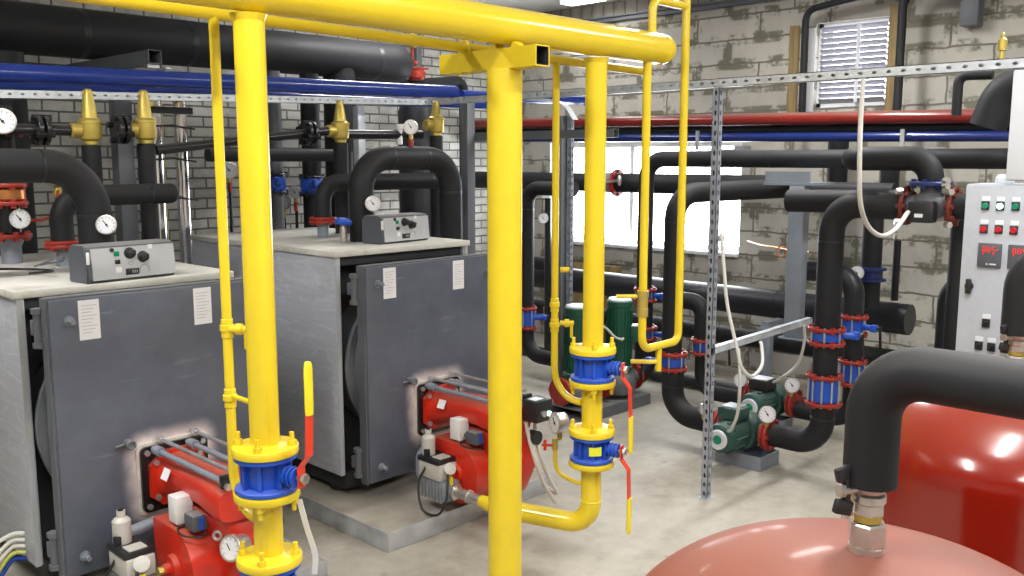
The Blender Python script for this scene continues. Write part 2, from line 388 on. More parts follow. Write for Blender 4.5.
class MB:
    def __init__(s): s.bm = bmesh.new()
    def box(s, c, d, rot=None, bev=0.0, seg=2):
        b = bmesh.new()
        bmesh.ops.create_cube(b, size=1)
        bmesh.ops.scale(b, vec=V(d), verts=b.verts)
        if bev: bmesh.ops.bevel(b, geom=b.edges[:], offset=bev, segments=seg, affect='EDGES', profile=0.5)
        if rot is not None: bmesh.ops.transform(b, matrix=rot, verts=b.verts)
        bmesh.ops.translate(b, vec=V(c), verts=b.verts)
        s.merge(b); return s
    def span(s, lo, hi, bev=0.0):
        lo, hi = V(lo), V(hi)
        return s.box((lo + hi) / 2, hi - lo, None, bev)
    def merge(s, b):
        me = bpy.data.meshes.new('tmp'); b.to_mesh(me); b.free()
        s.bm.from_mesh(me); bpy.data.meshes.remove(me)
    def rings(s, rings, capa=True, capb=True, closed=True):
        vs = [[s.bm.verts.new(p) for p in r] for r in rings]
        n = len(vs[0])
        for a, b in zip(vs, vs[1:]):
            for i in range(n if closed else n - 1):
                j = (i + 1) % n
                s.bm.faces.new((a[i], a[j], b[j], b[i]))
        if capa: s.bm.faces.new(list(reversed(vs[0])))
        if capb: s.bm.faces.new(vs[-1])
        return s
    def sweep(s, pts, r, seg=16, cap=True):
        pts = [V(p) for p in pts]
        T = []
        for i in range(len(pts)):
            a = pts[max(i - 1, 0)]; b = pts[min(i + 1, len(pts) - 1)]
            d1 = (pts[i] - a); d2 = (b - pts[i])
            t = (d1.normalized() if d1.length > 0 else V()) + (d2.normalized() if d2.length > 0 else V())
            T.append(t.normalized())
        u, v, w = frame_from(T[0])
        R = []
        for i, p in enumerate(pts):
            if i:
                q = T[i - 1].rotation_difference(T[i])
                u = q @ u
            v = T[i].cross(u).normalized(); u = v.cross(T[i]).normalized()
            rr = r[i] if isinstance(r, (list, tuple)) else r
            R.append([p + (u * math.cos(2 * PI * k / seg) + v * math.sin(2 * PI * k / seg)) * rr for k in range(seg)])
        return s.rings(R, cap, cap)
    def pipe(s, pts, r, bend=0.1, seg=20, cap=True, n=10):
        return s.sweep(fillet(pts, bend, n), r, seg, cap)
    def cyl(s, a, b, r, r2=None, seg=24):
        a, b = V(a), V(b)
        return s.lathe([(r, 0), (r if r2 is None else r2, (b - a).length)], a, b - a, seg)
    def lathe(s, prof, o, axis=(0, 0, 1), seg=28):
        u, v, w = frame_from(axis); o = V(o)
        R = []
        for r, h in prof:
            R.append([o + w * h + (u * math.cos(2 * PI * k / seg) + v * math.sin(2 * PI * k / seg)) * max(r, 1e-5) for k in range(seg)])
        return s.rings(R, True, True)
    def ring(s, o, axis, R, r, seg=28, seg2=8):
        u, v, w = frame_from(axis); o = V(o)
        vs = []
        for k in range(seg):
            d = u * math.cos(2 * PI * k / seg) + v * math.sin(2 * PI * k / seg)
            vs.append([s.bm.verts.new(o + d * (R + r * math.cos(2 * PI * q / seg2)) + w * r * math.sin(2 * PI * q / seg2)) for q in range(seg2)])
        for k in range(seg):
            a, b = vs[k], vs[(k + 1) % seg]
            for q in range(seg2):
                s.bm.faces.new((a[q], a[(q + 1) % seg2], b[(q + 1) % seg2], b[q]))
        return s
    def sphere(s, c, r, sq=(1, 1, 1), seg=20):
        b = bmesh.new()
        bmesh.ops.create_uvsphere(b, u_segments=seg, v_segments=seg // 2, radius=r)
        bmesh.ops.scale(b, vec=V(sq), verts=b.verts)
        bmesh.ops.translate(b, vec=V(c), verts=b.verts)
        s.merge(b); return s
    def prism(s, poly, o, u, v, w, h):
        """polygon in the (u,v) plane at o, extruded along w by h"""
        o, u, v, w = V(o), V(u), V(v), V(w)
        return s.rings([[o + u * x + v * y for x, y in poly], [o + u * x + v * y + w * h for x, y in poly]])
    def slots(s, o, u, v, n, L, W, t=0.0025, pitch=0.05, hl=0.022, hw=0.009, off=0.5):
        """flat strip of length L along u, width W along v, pierced by a row of slots"""
        o, u, v, n = V(o), V(u).normalized(), V(v).normalized(), V(n).normalized()
        k = max(1, int(L / pitch)); p = L / k
        loop8 = []
        for i in range(8):
            a = 2 * PI * (i + 0.5) / 8
            loop8.append((math.cos(a), math.sin(a)))
        def P(x, y, z): return s.bm.verts.new(o + u * x + v * y + n * z)
        for i in range(k):
            x0, x1, xc, yc = i * p, (i + 1) * p, (i + 0.5) * p, W * off
            outer = [(x1, yc + 0.4 * (W - yc)), (xc + 0.35 * p, W), (xc - 0.35 * p, W), (x0, yc + 0.4 * (W - yc)), (x0, yc * 0.6), (xc - 0.35 * p, 0), (xc + 0.35 * p, 0), (x1, yc * 0.6)]
            hole = [(xc + hl / 2 * cx / 0.924, yc + hw / 2 * cy / 0.924) for cx, cy in loop8]
            F = {}
            for z in (0, t):
                F[z] = ([P(x, y, z) for x, y in outer], [P(x, y, z) for x, y in hole])
                O, H = F[z]
                for q in range(8):
                    r_ = (q + 1) % 8
                    f = (O[q], O[r_], H[r_], H[q])
                    s.bm.faces.new(f if z else tuple(reversed(f)))
                for corner, a, b in (((x1, W), 0, 1), ((x0, W), 2, 3), ((x0, 0), 4, 5), ((x1, 0), 6, 7)):
                    c = P(*corner, z)
                    s.bm.faces.new((O[a], c, O[b]) if z else (O[b], c, O[a]))
            for q in range(8):
                r_ = (q + 1) % 8
                s.bm.faces.new((F[0][1][q], F[0][1][r_], F[t][1][r_], F[t][1][q]))
        for y in (0, W):
            a = [P(0, y, 0), P(L, y, 0), P(L, y, t), P(0, y, t)]
            s.bm.faces.new(a)
        return s
    def flange(s, p, axis, R, t, bolts=0, br=0.008, proud=0.012, ph=0.0, core=0.0):
        p = V(p); w = V(axis).normalized()
        s.lathe([(max(core, 0.0), 0), (R * 0.97, 0), (R, t * 0.2), (R, t * 0.8), (R * 0.97, t), (max(core, 0.0), t)] , p - w * t / 2, w, 32)
        u, v, _ = frame_from(axis)
        for k in range(bolts):
            a = 2 * PI * k / bolts + ph
            c = p + (u * math.cos(a) + v * math.sin(a)) * R * 0.82
            s.lathe([(br * 1.5, 0), (br * 1.5, t + 2 * proud)], c - w * (t / 2 + proud), w, 6)
        return s
    def done(s, name, m, sharp=35):
        me = bpy.data.meshes.new(name)
        bmesh.ops.recalc_face_normals(s.bm, faces=s.bm.faces[:])
        s.bm.to_mesh(me); s.bm.free()
        me.shade_smooth(); me.set_sharp_from_angle(angle=math.radians(sharp))
        me.materials.append(m)
        return me

# ------------------------------------------------------------------ objects
INV = {}
def tag(o, label, cat, group=None, kind=None):
    o['label'] = label; o['category'] = cat
    if group: o['group'] = group
    if kind: o['kind'] = kind
    return o

def root(name, label, cat, loc, rotz=0.0, group=None):
    o = bpy.data.objects.new(name, None); COL.objects.link(o)
    o.empty_display_size = 0.05
    o.location = loc; o.rotation_euler = (0, 0, rotz)
    INV[o.name] = (Matrix.Translation(V(loc)) @ Matrix.Rotation(rotz, 4, 'Z')).inverted()
    return tag(o, label, cat, group)

def part(name, mb, m, parent, world=True, label=None, sharp=35):
    """mesh child; world=True: the builder's coordinates are world ones"""
    if world: mb.bm.transform(INV[parent.name])
    o = bpy.data.objects.new(name, mb.done(name, m, sharp)); COL.objects.link(o)
    o.parent = parent
    INV[o.name] = INV[parent.name]
    if label: o['label'] = label
    return o

def solid(name, mb, m, label, cat, group=None, sharp=35):
    """one-mesh thing, origin at the bottom of its bounds"""
    xs = [v.co.x for v in mb.bm.verts]; ys = [v.co.y for v in mb.bm.verts]; zs = [v.co.z for v in mb.bm.verts]
    o_ = V(((min(xs) + max(xs)) / 2, (min(ys) + max(ys)) / 2, min(zs)))
    mb.bm.transform(Matrix.Translation(-o_))
    o = bpy.data.objects.new(name, mb.done(name, m, sharp)); COL.objects.link(o)
    o.location = o_
    INV[o.name] = Matrix.Translation(-o_)
    return tag(o, label, cat, group)

def structure(name, mb, m, parent=None, label=None, cat=None):
    o = bpy.data.objects.new(name, mb.done(name, m)); COL.objects.link(o)
    if parent: o.parent = parent
    else:
        o['kind'] = 'structure'
        if label: o['label'] = label
        if cat: o['category'] = cat
    return o

# ------------------------------------------------------------------ camera
CAM = V((0, 0, 1.8)); FPX = 915.0
pitch = math.atan(128 / FPX); head = math.radians(43.9)
cd = bpy.data.cameras.new('camera'); cam = bpy.data.objects.new('camera', cd); COL.objects.link(cam)
cam.location = CAM
cam.rotation_euler = (PI / 2 - pitch, 0, head - PI / 2)
cd.sensor_width = 36; cd.lens = 36 * FPX / 1024
cd.clip_start = 0.05
scene.camera = cam
ST = V((0.27, -0.963, 0)).normalized()      # the gas valve stems point along the boiler row's cross aisle
SL = V((0.963, 0.27, 0)).normalized()
RT = V((math.sin(head), -math.cos(head), 0))       # sideways across the room, used for valve stems square to the aisle
FW = V((math.cos(head), math.sin(head), 0))

# ================================================================== room
XW, YW, ZC = 7.0, 6.75, 3.25
structure('floor', MB().span((-3, -3, -0.1), (XW + 0.3, YW + 0.3, 0)), FLOOR, label='dusty grey concrete floor', cat='floor')
structure('ceiling', MB().span((-3, -3, ZC), (XW + 0.3, YW + 0.3, ZC + 0.1)), CEIL)
structure('wall_left', MB().span((-3, YW, 0), (XW + 0.3, YW + 0.25, ZC)), BRICK)
# windows in the block wall: the low wide one and the high louvred one
W2 = (4.03, 6.2, 0.99, 1.97)
W1 = (2.83, 3.41, 2.21, 2.86)
w = MB()
x0, x1 = XW, XW + 0.3
w.span((x0, -3, 0), (x1, YW + 0.3, W2[2]))
w.span((x0, -3, W2[2]), (x1, W2[0], W2[3]))
w.span((x0, W2[1], W2[2]), (x1, YW + 0.3, W2[3]))
w.span((x0, -3, W2[3]), (x1, YW + 0.3, W1[2]))
w.span((x0, -3, W1[2]), (x1, W1[0], W1[3]))
w.span((x0, W1[1], W1[2]), (x1, YW + 0.3, W1[3]))
w.span((x0, -3, W1[3]), (x1, YW + 0.3, ZC))
structure('wall_right', w, BLOCK)
structure('wall_back', MB().span((-3.2, -3, 0), (-3, YW + 0.3, ZC)), PLASTER)
structure('wall_front', MB().span((-3.2, -3.2, 0), (XW + 0.3, -3, ZC)), PLASTER)
structure('trim_1', MB().span((XW - 0.05, -3, 3.075), (XW - 0.001, YW, 3.125)).span((XW - 0.08, -3, 3.11), (XW - 0.05, YW, 3.125)), GREYP, label='dark steel ledge along top of block wall', cat='trim')
structure('trim_2', MB().span((XW - 0.03, -3, 3.126), (XW - 0.001, YW, ZC - 0.001)), BRICKS, label='course of bricks laid on end under ceiling', cat='trim')

# low window: frame, mullion, pane, sill
def window(name, y0, y1, z0, z1, muls, fw_, xx):
    o = bpy.data.objects.new(name, None); COL.objects.link(o); o['kind'] = 'structure'
    o.location = (xx, (y0 + y1) / 2, z0); INV[o.name] = Matrix.Translation(-o.location)
    f = MB()
    f.span((xx, y0, z0), (xx + 0.06, y0 + fw_, z1)).span((xx, y1 - fw_, z0), (xx + 0.06, y1, z1))
    f.span((xx, y0, z1 - fw_), (xx + 0.06, y1, z1)).span((xx, y0, z0), (xx + 0.06, y1, z0 + fw_))
    for q in muls: f.span((xx + 0.005, q - fw_ * 0.45, z0), (xx + 0.055, q + fw_ * 0.45, z1))
    part('window_frame', f, WINF, o)
    part('pane', MB().span((xx + 0.028, y0 + 0.01, z0 + 0.01), (xx + 0.034, y1 - 0.01, z1 - 0.01)), GLASS, o)
    return o
w2 = window('window_2', *W2, [5.3], 0.05, XW + 0.16)
w2['label'] = 'low wide bright window behind the pipes'; w2['category'] = 'window'
part('window_sill', MB().span((XW - 0.03, W2[0], W2[2] - 0.02), (XW + 0.16, W2[1], W2[2] + 0.012), 0.004), WINF, w2)
w1 = window('window_1', *W1, [], 0.035, XW + 0.05)
w1['label'] = 'small high window closed by white louvre slats'; w1['category'] = 'window'
sl = MB()
n = 14
for i in range(n):
    z = W1[2] + 0.05 + (W1[3] - W1[2] - 0.1) * i / (n - 1)
    sl.box((XW + 0.03, (W1[0] + W1[1]) / 2, z), (0.046, W1[1] - W1[0] - 0.06, 0.006), Matrix.Rotation(0.78, 4, 'Y'))
part('louver_slats', sl, SLATM, w1)
part('louver_bar', MB().span((XW + 0.0, 3.06, W1[2] + 0.03), (XW + 0.012, 3.085, W1[3] - 0.03)), WINF, w1)
part('wood_jamb', MB().span((XW - 0.03, 2.755, 2.1), (XW - 0.001, 2.83, 2.93), 0.004), WOOD, w1)
part('wood_jamb', MB().span((XW - 0.04, 3.545, 2.1), (XW - 0.001, 3.62, 2.86), 0.004), WOOD, w1)
part('reveal_strip', MB().span((XW - 0.01, 3.41, 2.18), (XW - 0.001, 3.5, 2.83), 0.002), WINF, w1)

# fluorescent fittings on the ceiling: the one in view, the aisle rows, two added fills
def fitting(x, y, ry, label, L=1.2, P=42):
    r = root('fluorescent_lamp', label, 'ceiling lamp', (x, y, ZC - 0.001), ry, 'fluorescent lamps on the ceiling')
    part('housing', MB().span((-L / 2, -0.09, -0.03), (L / 2, 0.09, 0), 0.006), WHITE, r, False)
    part('diffuser', MB().span((-L / 2 + 0.02, -0.08, -0.055), (L / 2 - 0.02, 0.08, -0.03), 0.008), TUBE, r, False)
    ld = bpy.data.lights.new('tube_light', 'AREA'); ld.shape = 'RECTANGLE'; ld.size = L; ld.size_y = 0.16; ld.energy = P
    ld.color = (1.0, 0.985, 0.97)
    lo = bpy.data.objects.new('tube_light', ld); COL.objects.link(lo); lo.parent = r; lo.location = (0, 0, -0.06)
    return r
fitting(6.53, 5.40, PI / 2, 'white fluorescent lamp on the ceiling by the block wall', 0.45, 5)
for x, y, P in ((0.2, -0.8, 42), (0.3, 1.5, 46), (2.4, 0.7, 38), (3.4, -0.9, 42), (5.0, 0.8, 40), (5.2, 2.9, 40), (0.2, 3.5, 36), (4.7, 5.5, 22)):  # last two are unseen, added to brighten the left side and brick wall
    fitting(x, y, 0, 'white fluorescent lamp on the ceiling, unseen above the pipes, inferred row and added fill alike', 1.2, P)

# daylight: overcast white sky through the panes
wd = bpy.data.worlds.new('sky'); scene.world = wd; wd.use_nodes = True
bg = wd.node_tree.nodes['Background']; bg.inputs['Color'].default_value = (0.93, 0.96, 1.0, 1); bg.inputs['Strength'].default_value = 13.0
def portal(y0, y1, z0, z1, x):
    ld = bpy.data.lights.new('sky_portal', 'AREA'); ld.shape = 'RECTANGLE'; ld.size = z1 - z0; ld.size_y = y1 - y0
    ld.cycles.is_portal = True
    lo = bpy.data.objects.new('sky_portal', ld); COL.objects.link(lo)
    lo.location = (x, (y0 + y1) / 2, (z0 + z1) / 2)
    lo.rotation_euler = (0, PI / 2, 0)
portal(*W2, XW + 0.3); portal(*W1, XW + 0.3)
# ================================================================== pads and boilers
def pad(x0, x1, y0, y1, label):
    r = root('boiler_plinth', label, 'plinth', ((x0 + x1) / 2, (y0 + y1) / 2, 0), 0, 'boiler plinths')
    part('concrete_slab', MB().span((x0 + 0.004, y0 + 0.004, 0), (x1 - 0.004, y1, 0.09)), PLAST, r)
    m = MB()
    xm = x0 + 0.62 * (x1 - x0)
    m.box(((x0 + xm) / 2, y0, 0.047), (xm - x0, 0.006, 0.094), None, 0.002)
    m.box(((x1 + xm) / 2, y0 - 0.005, 0.048), (x1 - xm, 0.006, 0.094), None, 0.002)
    m.box((x0, (y0 + y1) / 2, 0.047), (0.006, y1 - y0, 0.094), None, 0.002)
    m.box((x1, (y0 + y1) / 2, 0.047), (0.006, y1 - y0, 0.094), None, 0.002)
    part('sheet_edging', m, GALV, r, label='dented galvanised edging strip')
pad(2.5, 3.62, 3.2, 5.25, 'concrete boiler plinth with dented galvanised edging, whole front corner showing')
pad(1.04, 2.14, 3.17, 5.25, 'concrete boiler plinth mostly hidden under the front burner')

def boiler(x0, y0, which, label, ZT=1.335):
    """x0 = left side, y0 = plane of the casing front; the door stands ahead of it"""
    W, D, ZB = 0.885, 1.45, 0.22
    x1 = x0 + W
    r = root('boiler', label, 'boiler', (x0 + W / 2, y0 + D / 2, 0.09), 0, 'boilers')
    part('side_panel', MB().span((x0, y0, ZB), (x0 + 0.03, y0 + D, ZT - 0.03), 0.004), FILM, r, label='galvanised side sheet in wrinkled film')
    part('side_panel', MB().span((x1 - 0.03, y0, ZB), (x1, y0 + D, ZT - 0.03), 0.004), FILM, r)
    part('back_panel', MB().span((x0 + 0.03, y0 + D - 0.03, ZB), (x1 - 0.03, y0 + D, ZT - 0.03)), GALV, r)
    part('top_panel', MB().span((x0 - 0.012, y0 - 0.012, ZT - 0.03), (x1 + 0.012, y0 + D + 0.01, ZT), 0.004), TOPM, r, label='dusty pale top sheet')
    part('casing_edge', MB().span((x0, y0 - 0.004, ZB), (x0 + 0.022, y0 - 0.0005, ZT - 0.031)), EDGE, r)
    part('casing_edge', MB().span((x1 - 0.022, y0 - 0.004, ZB), (x1, y0 - 0.0005, ZT - 0.031)), EDGE, r)
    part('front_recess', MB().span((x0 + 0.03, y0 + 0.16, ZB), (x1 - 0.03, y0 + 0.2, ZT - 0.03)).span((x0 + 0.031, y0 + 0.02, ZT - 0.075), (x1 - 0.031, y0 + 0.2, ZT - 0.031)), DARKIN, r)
    dy0, dy1 = y0 - 0.17, y0 - 0.105
    xc = x0 + W / 2 + 0.04
    part('drum', MB().lathe([(0.40, 0), (0.40, 0.17), (0.435, 0.175), (0.435, 0.2), (0.40, 0.205), (0.40, 0.255)], (xc - 0.02, y0 + 0.155, 0.77), (0, -1, 0), 56), GREYP, r)
    # base skids and feet
    m = MB()
    for xx in (x0 + 0.1, x1 - 0.1): m.span((xx - 0.05, y0 + 0.03, 0.13), (xx + 0.05, y0 + D - 0.05, ZB))
    part('base_skid', m, DARKIN, r)
    for xx in (x0 + 0.1, x1 - 0.1):
        for yy in (y0 + 0.16, y0 + D - 0.2):
            part('foot', MB().lathe([(0.03, 0), (0.045, 0.01), (0.045, 0.04), (0.022, 0.045)], (xx, yy, 0.09), (0, 0, 1), 16), BLK, r)
    # door
    dx0, dx1, dz0, dz1 = x0 + 0.055, x1 + 0.055, 0.205, 1.288
    dm = m_door('slate door ' + which, (dx0 + dx1) / 2 - (x0 + W / 2) + 0.0, 0.525 - 0.09)
    door = part('door', MB().span((dx0, dy0, dz0), (dx1, dy1, dz1), 0.006), dm, r, label='heavy slate grey swing door')
    lip = MB()
    lip.span((dx0 - 0.008, dy0 + 0.012, dz0 - 0.006), (dx0 + 0.0, dy1, dz1 + 0.004)).span((dx0, dy0 + 0.012, dz1), (dx1, dy1, dz1 + 0.006))
    part('door_rim', lip, GREYP, door)
    for zz in (dz1 - 0.11, dz0 + 0.1):
        h = MB()
        h.cyl((dx0 - 0.012, dy1 + 0.01, zz - 0.055), (dx0 - 0.012, dy1 + 0.01, zz + 0.055), 0.018, seg=14)
        h.lathe([(0.026, 0), (0.026, 0.02)], (dx0 - 0.012, dy1 + 0.01, zz + 0.055), (0, 0, 1), 6).lathe([(0.026, 0), (0.026, 0.02)], (dx0 - 0.012, dy1 + 0.01, zz - 0.075), (0, 0, 1), 6)
        h.span((dx0 - 0.03, dy1 + 0.02, zz - 0.03), (dx0 + 0.05, dy1 + 0.05, zz + 0.03), 0.004)
        part('hinge', h, GREYP, r)
    for bx in (dx0 + 0.07, dx1 - 0.06):
        for bz in (dz0 + 0.075, dz1 - 0.085):
            b = MB().lathe([(0.020, 0), (0.020, 0.005)], (bx, dy0, bz), (0, -1, 0), 20).lathe([(0.014, 0), (0.014, 0.015)], (bx, dy0 - 0.005, bz), (0, -1, 0), 6)
            b.cyl((bx, dy0 - 0.02, bz), (bx, dy0 - 0.045, bz), 0.009, seg=10)
            part('door_bolt', b, GREYB, r)
    # sight port up left of the burner
    sx, sz = (dx0 + dx1) / 2 - 0.185, 0.525 + 0.165
    part('sight_port', MB().cyl((sx, dy0 + 0.002, sz), (sx, dy0 - 0.045, sz), 0.017, seg=16).ring((sx, dy0 - 0.045, sz), (0, 1, 0), 0.015, 0.005).cyl((sx - 0.05, dy0 - 0.012, sz - 0.005), (sx + 0.02, dy0 - 0.012, sz + 0.003), 0.005, seg=8), GREYP, r)
    # two printed sheets stuck on the door
    for px in ((dx0 + 0.105, 0.0), (dx1 - 0.32, 0.01)):
        qx = px[0]; qz = dz1 - 0.012
        s = part('paper_sheet', MB().span((qx, dy0 - 0.0015, qz - 0.152 ), (qx + 0.078, dy0 - 0.0003, qz)), PAPER, r, label='white printed sheet')
        t = MB()
        for k in range(9):
            L = 0.058 - 0.02 * ((k * 7) % 3) / 2
            t.span((qx + 0.01, dy0 - 0.0022, qz - 0.02 - k * 0.013), (qx + 0.01 + L, dy0 - 0.0016, qz - 0.0215 - k * 0.013))
        part('printed_lines', t, INK, s)
    return (dx0 + dx1) / 2, dy0

def panel(x, y, z, rz, Wd, label):
    """control box lying on the boiler top, tilted face to the aisle"""
    D, H = 0.15, 0.15
    r = root('boiler_control_panel', label, 'control panel', (x, y, z), rz, 'control panels on the boilers')
    sh = MB()
    prof = [(0, 0.012), (0.014, 0), (D, 0), (D, H * 0.86), (D - 0.02, H), (0.03, H), (0.012, H - 0.008)]
    sh.prism([(a, b) for a, b in prof], (-Wd / 2, 0, 0), (0, 1, 0), (0, 0, 1), (1, 0, 0), Wd)
    bmesh.ops.bevel(sh.bm, geom=sh.bm.edges[:], offset=0.004, segments=2, affect='EDGES')
    part('shell', sh, DGREY, r, False)
    tilt = math.atan2(0.012, H - 0.02)
    fz = MB()
    def fp(u, v, d=0.0):     # point on the face: u along, v up
        t = (v - 0.012) / (H - 0.02)
        return V((u, 0.012 * max(0, t) - 0.0015 - d, v))
    fb = MB().prism([(-Wd / 2 + 0.02, 0.012), (Wd / 2 - 0.004, 0.012), (Wd / 2 - 0.004, H - 0.012), (-Wd / 2 + 0.02, H - 0.012)], (0, -0.002, 0), (1, 0, 0), V((0, math.sin(tilt), math.cos(tilt))), (0, -1, 0), 0.006)
    bmesh.ops.translate(fb.bm, vec=(0, 0.001, 0), verts=fb.bm.verts)
    face = part('face_plate', fb, LGREY, r, False, label='pale grey face plate')
    Y0 = -0.006
    def at(u, v): return V((u * Wd - Wd / 2, Y0 + v * H * math.tan(tilt) - 0.001, v * H))
    for u, v in ((0.47, 0.74), (0.615, 0.62)):
        p = at(u, v)
        k = part('knob', MB().lathe([(0.024, 0), (0.023, 0.004), (0.018, 0.006), (0.016, 0.024), (0.012, 0.026)], p, (0, -1, 0), 24).box(p + V((0.004, -0.026, 0.004)), (0.022, 0.006, 0.006), Matrix.Rotation(-0.7, 4, 'Y')), BLK, face, False)
    p = at(0.325, 0.75); part('switch', MB().box(p, (0.022, 0.008, 0.020), None, 0.002).box(p + V((0, -0.004, 0)), (0.012, 0.006, 0.010), Matrix.Rotation(0.2, 4, 'X')), LENG, face, False, label='green rocker switch')
    p = at(0.328, 0.53); part('switch', MB().box(p, (0.022, 0.008, 0.018), None, 0.002), BLK, face, False)
    p = at(0.485, 0.24); part('display', MB().box(p, (0.058, 0.006, 0.026), None, 0.002), BLK, face, False)
    d = MB()
    for k in range(3): d.box(p + V((0.0 + k * 0.009, -0.0035, 0)), (0.005, 0.001, 0.012))
    part('display_digits', d, INK, face, False)
    p = at(0.275, 0.86); part('lock_screw', MB().cyl(p, p + V((0, -0.006, 0)), 0.008, seg=12), BLK, face, False)
    for u, v, rr in ((0.625, 0.27, 0.02), (0.475, 0.47, 0.008)):
        part('round_blank', MB().ring(at(u, v), (0, 1, 0), rr, 0.0015, 24, 6), INK, face, False)
    p = at(0.335, 0.24); part('square_blank', MB().box(p + V((0, 0.001, 0)), (0.026, 0.002, 0.045), None, 0.002), WHITE, face, False)
    p = at(0.71, 0.88); part('sticker', MB().box(p, (0.02, 0.002, 0.018)), WHITE, face, False)
    part('side_handle', MB().box((-Wd / 2 + 0.004, -0.001, H * 0.68), (0.012, 0.012, 0.05), None, 0.004), WHITE, r, False)
    return r

b1x, bdy = boiler(1.155, 3.7, 'front', 'grey steel boiler cut by left edge of photo, nearer of the two', 1.312)
b2x, bdy = boiler(2.60, 3.7, 'rear', 'grey steel boiler in the middle of the room behind the yellow post', 1.358)
panel(1.612, 3.71, 1.312, 0.10, 0.385, 'grey control panel on top of the boiler at the left edge')
panel(3.165, 3.84, 1.358, 0.12, 0.37, 'grey control panel on top of the middle boiler')

# ================================================================== burners
def rrect(hw, hh, r, n=5):
    out = []
    for cx, cz, a0 in ((hw - r, hh - r, 0), (-hw + r, hh - r, 90), (-hw + r, -hh + r, 180), (hw - r, -hh + r, 270)):
        for k in range(n + 1):
            a = math.radians(a0 + 90 * k / n)
            out.append((cx + r * math.cos(a), cz + r * math.sin(a)))
    return out

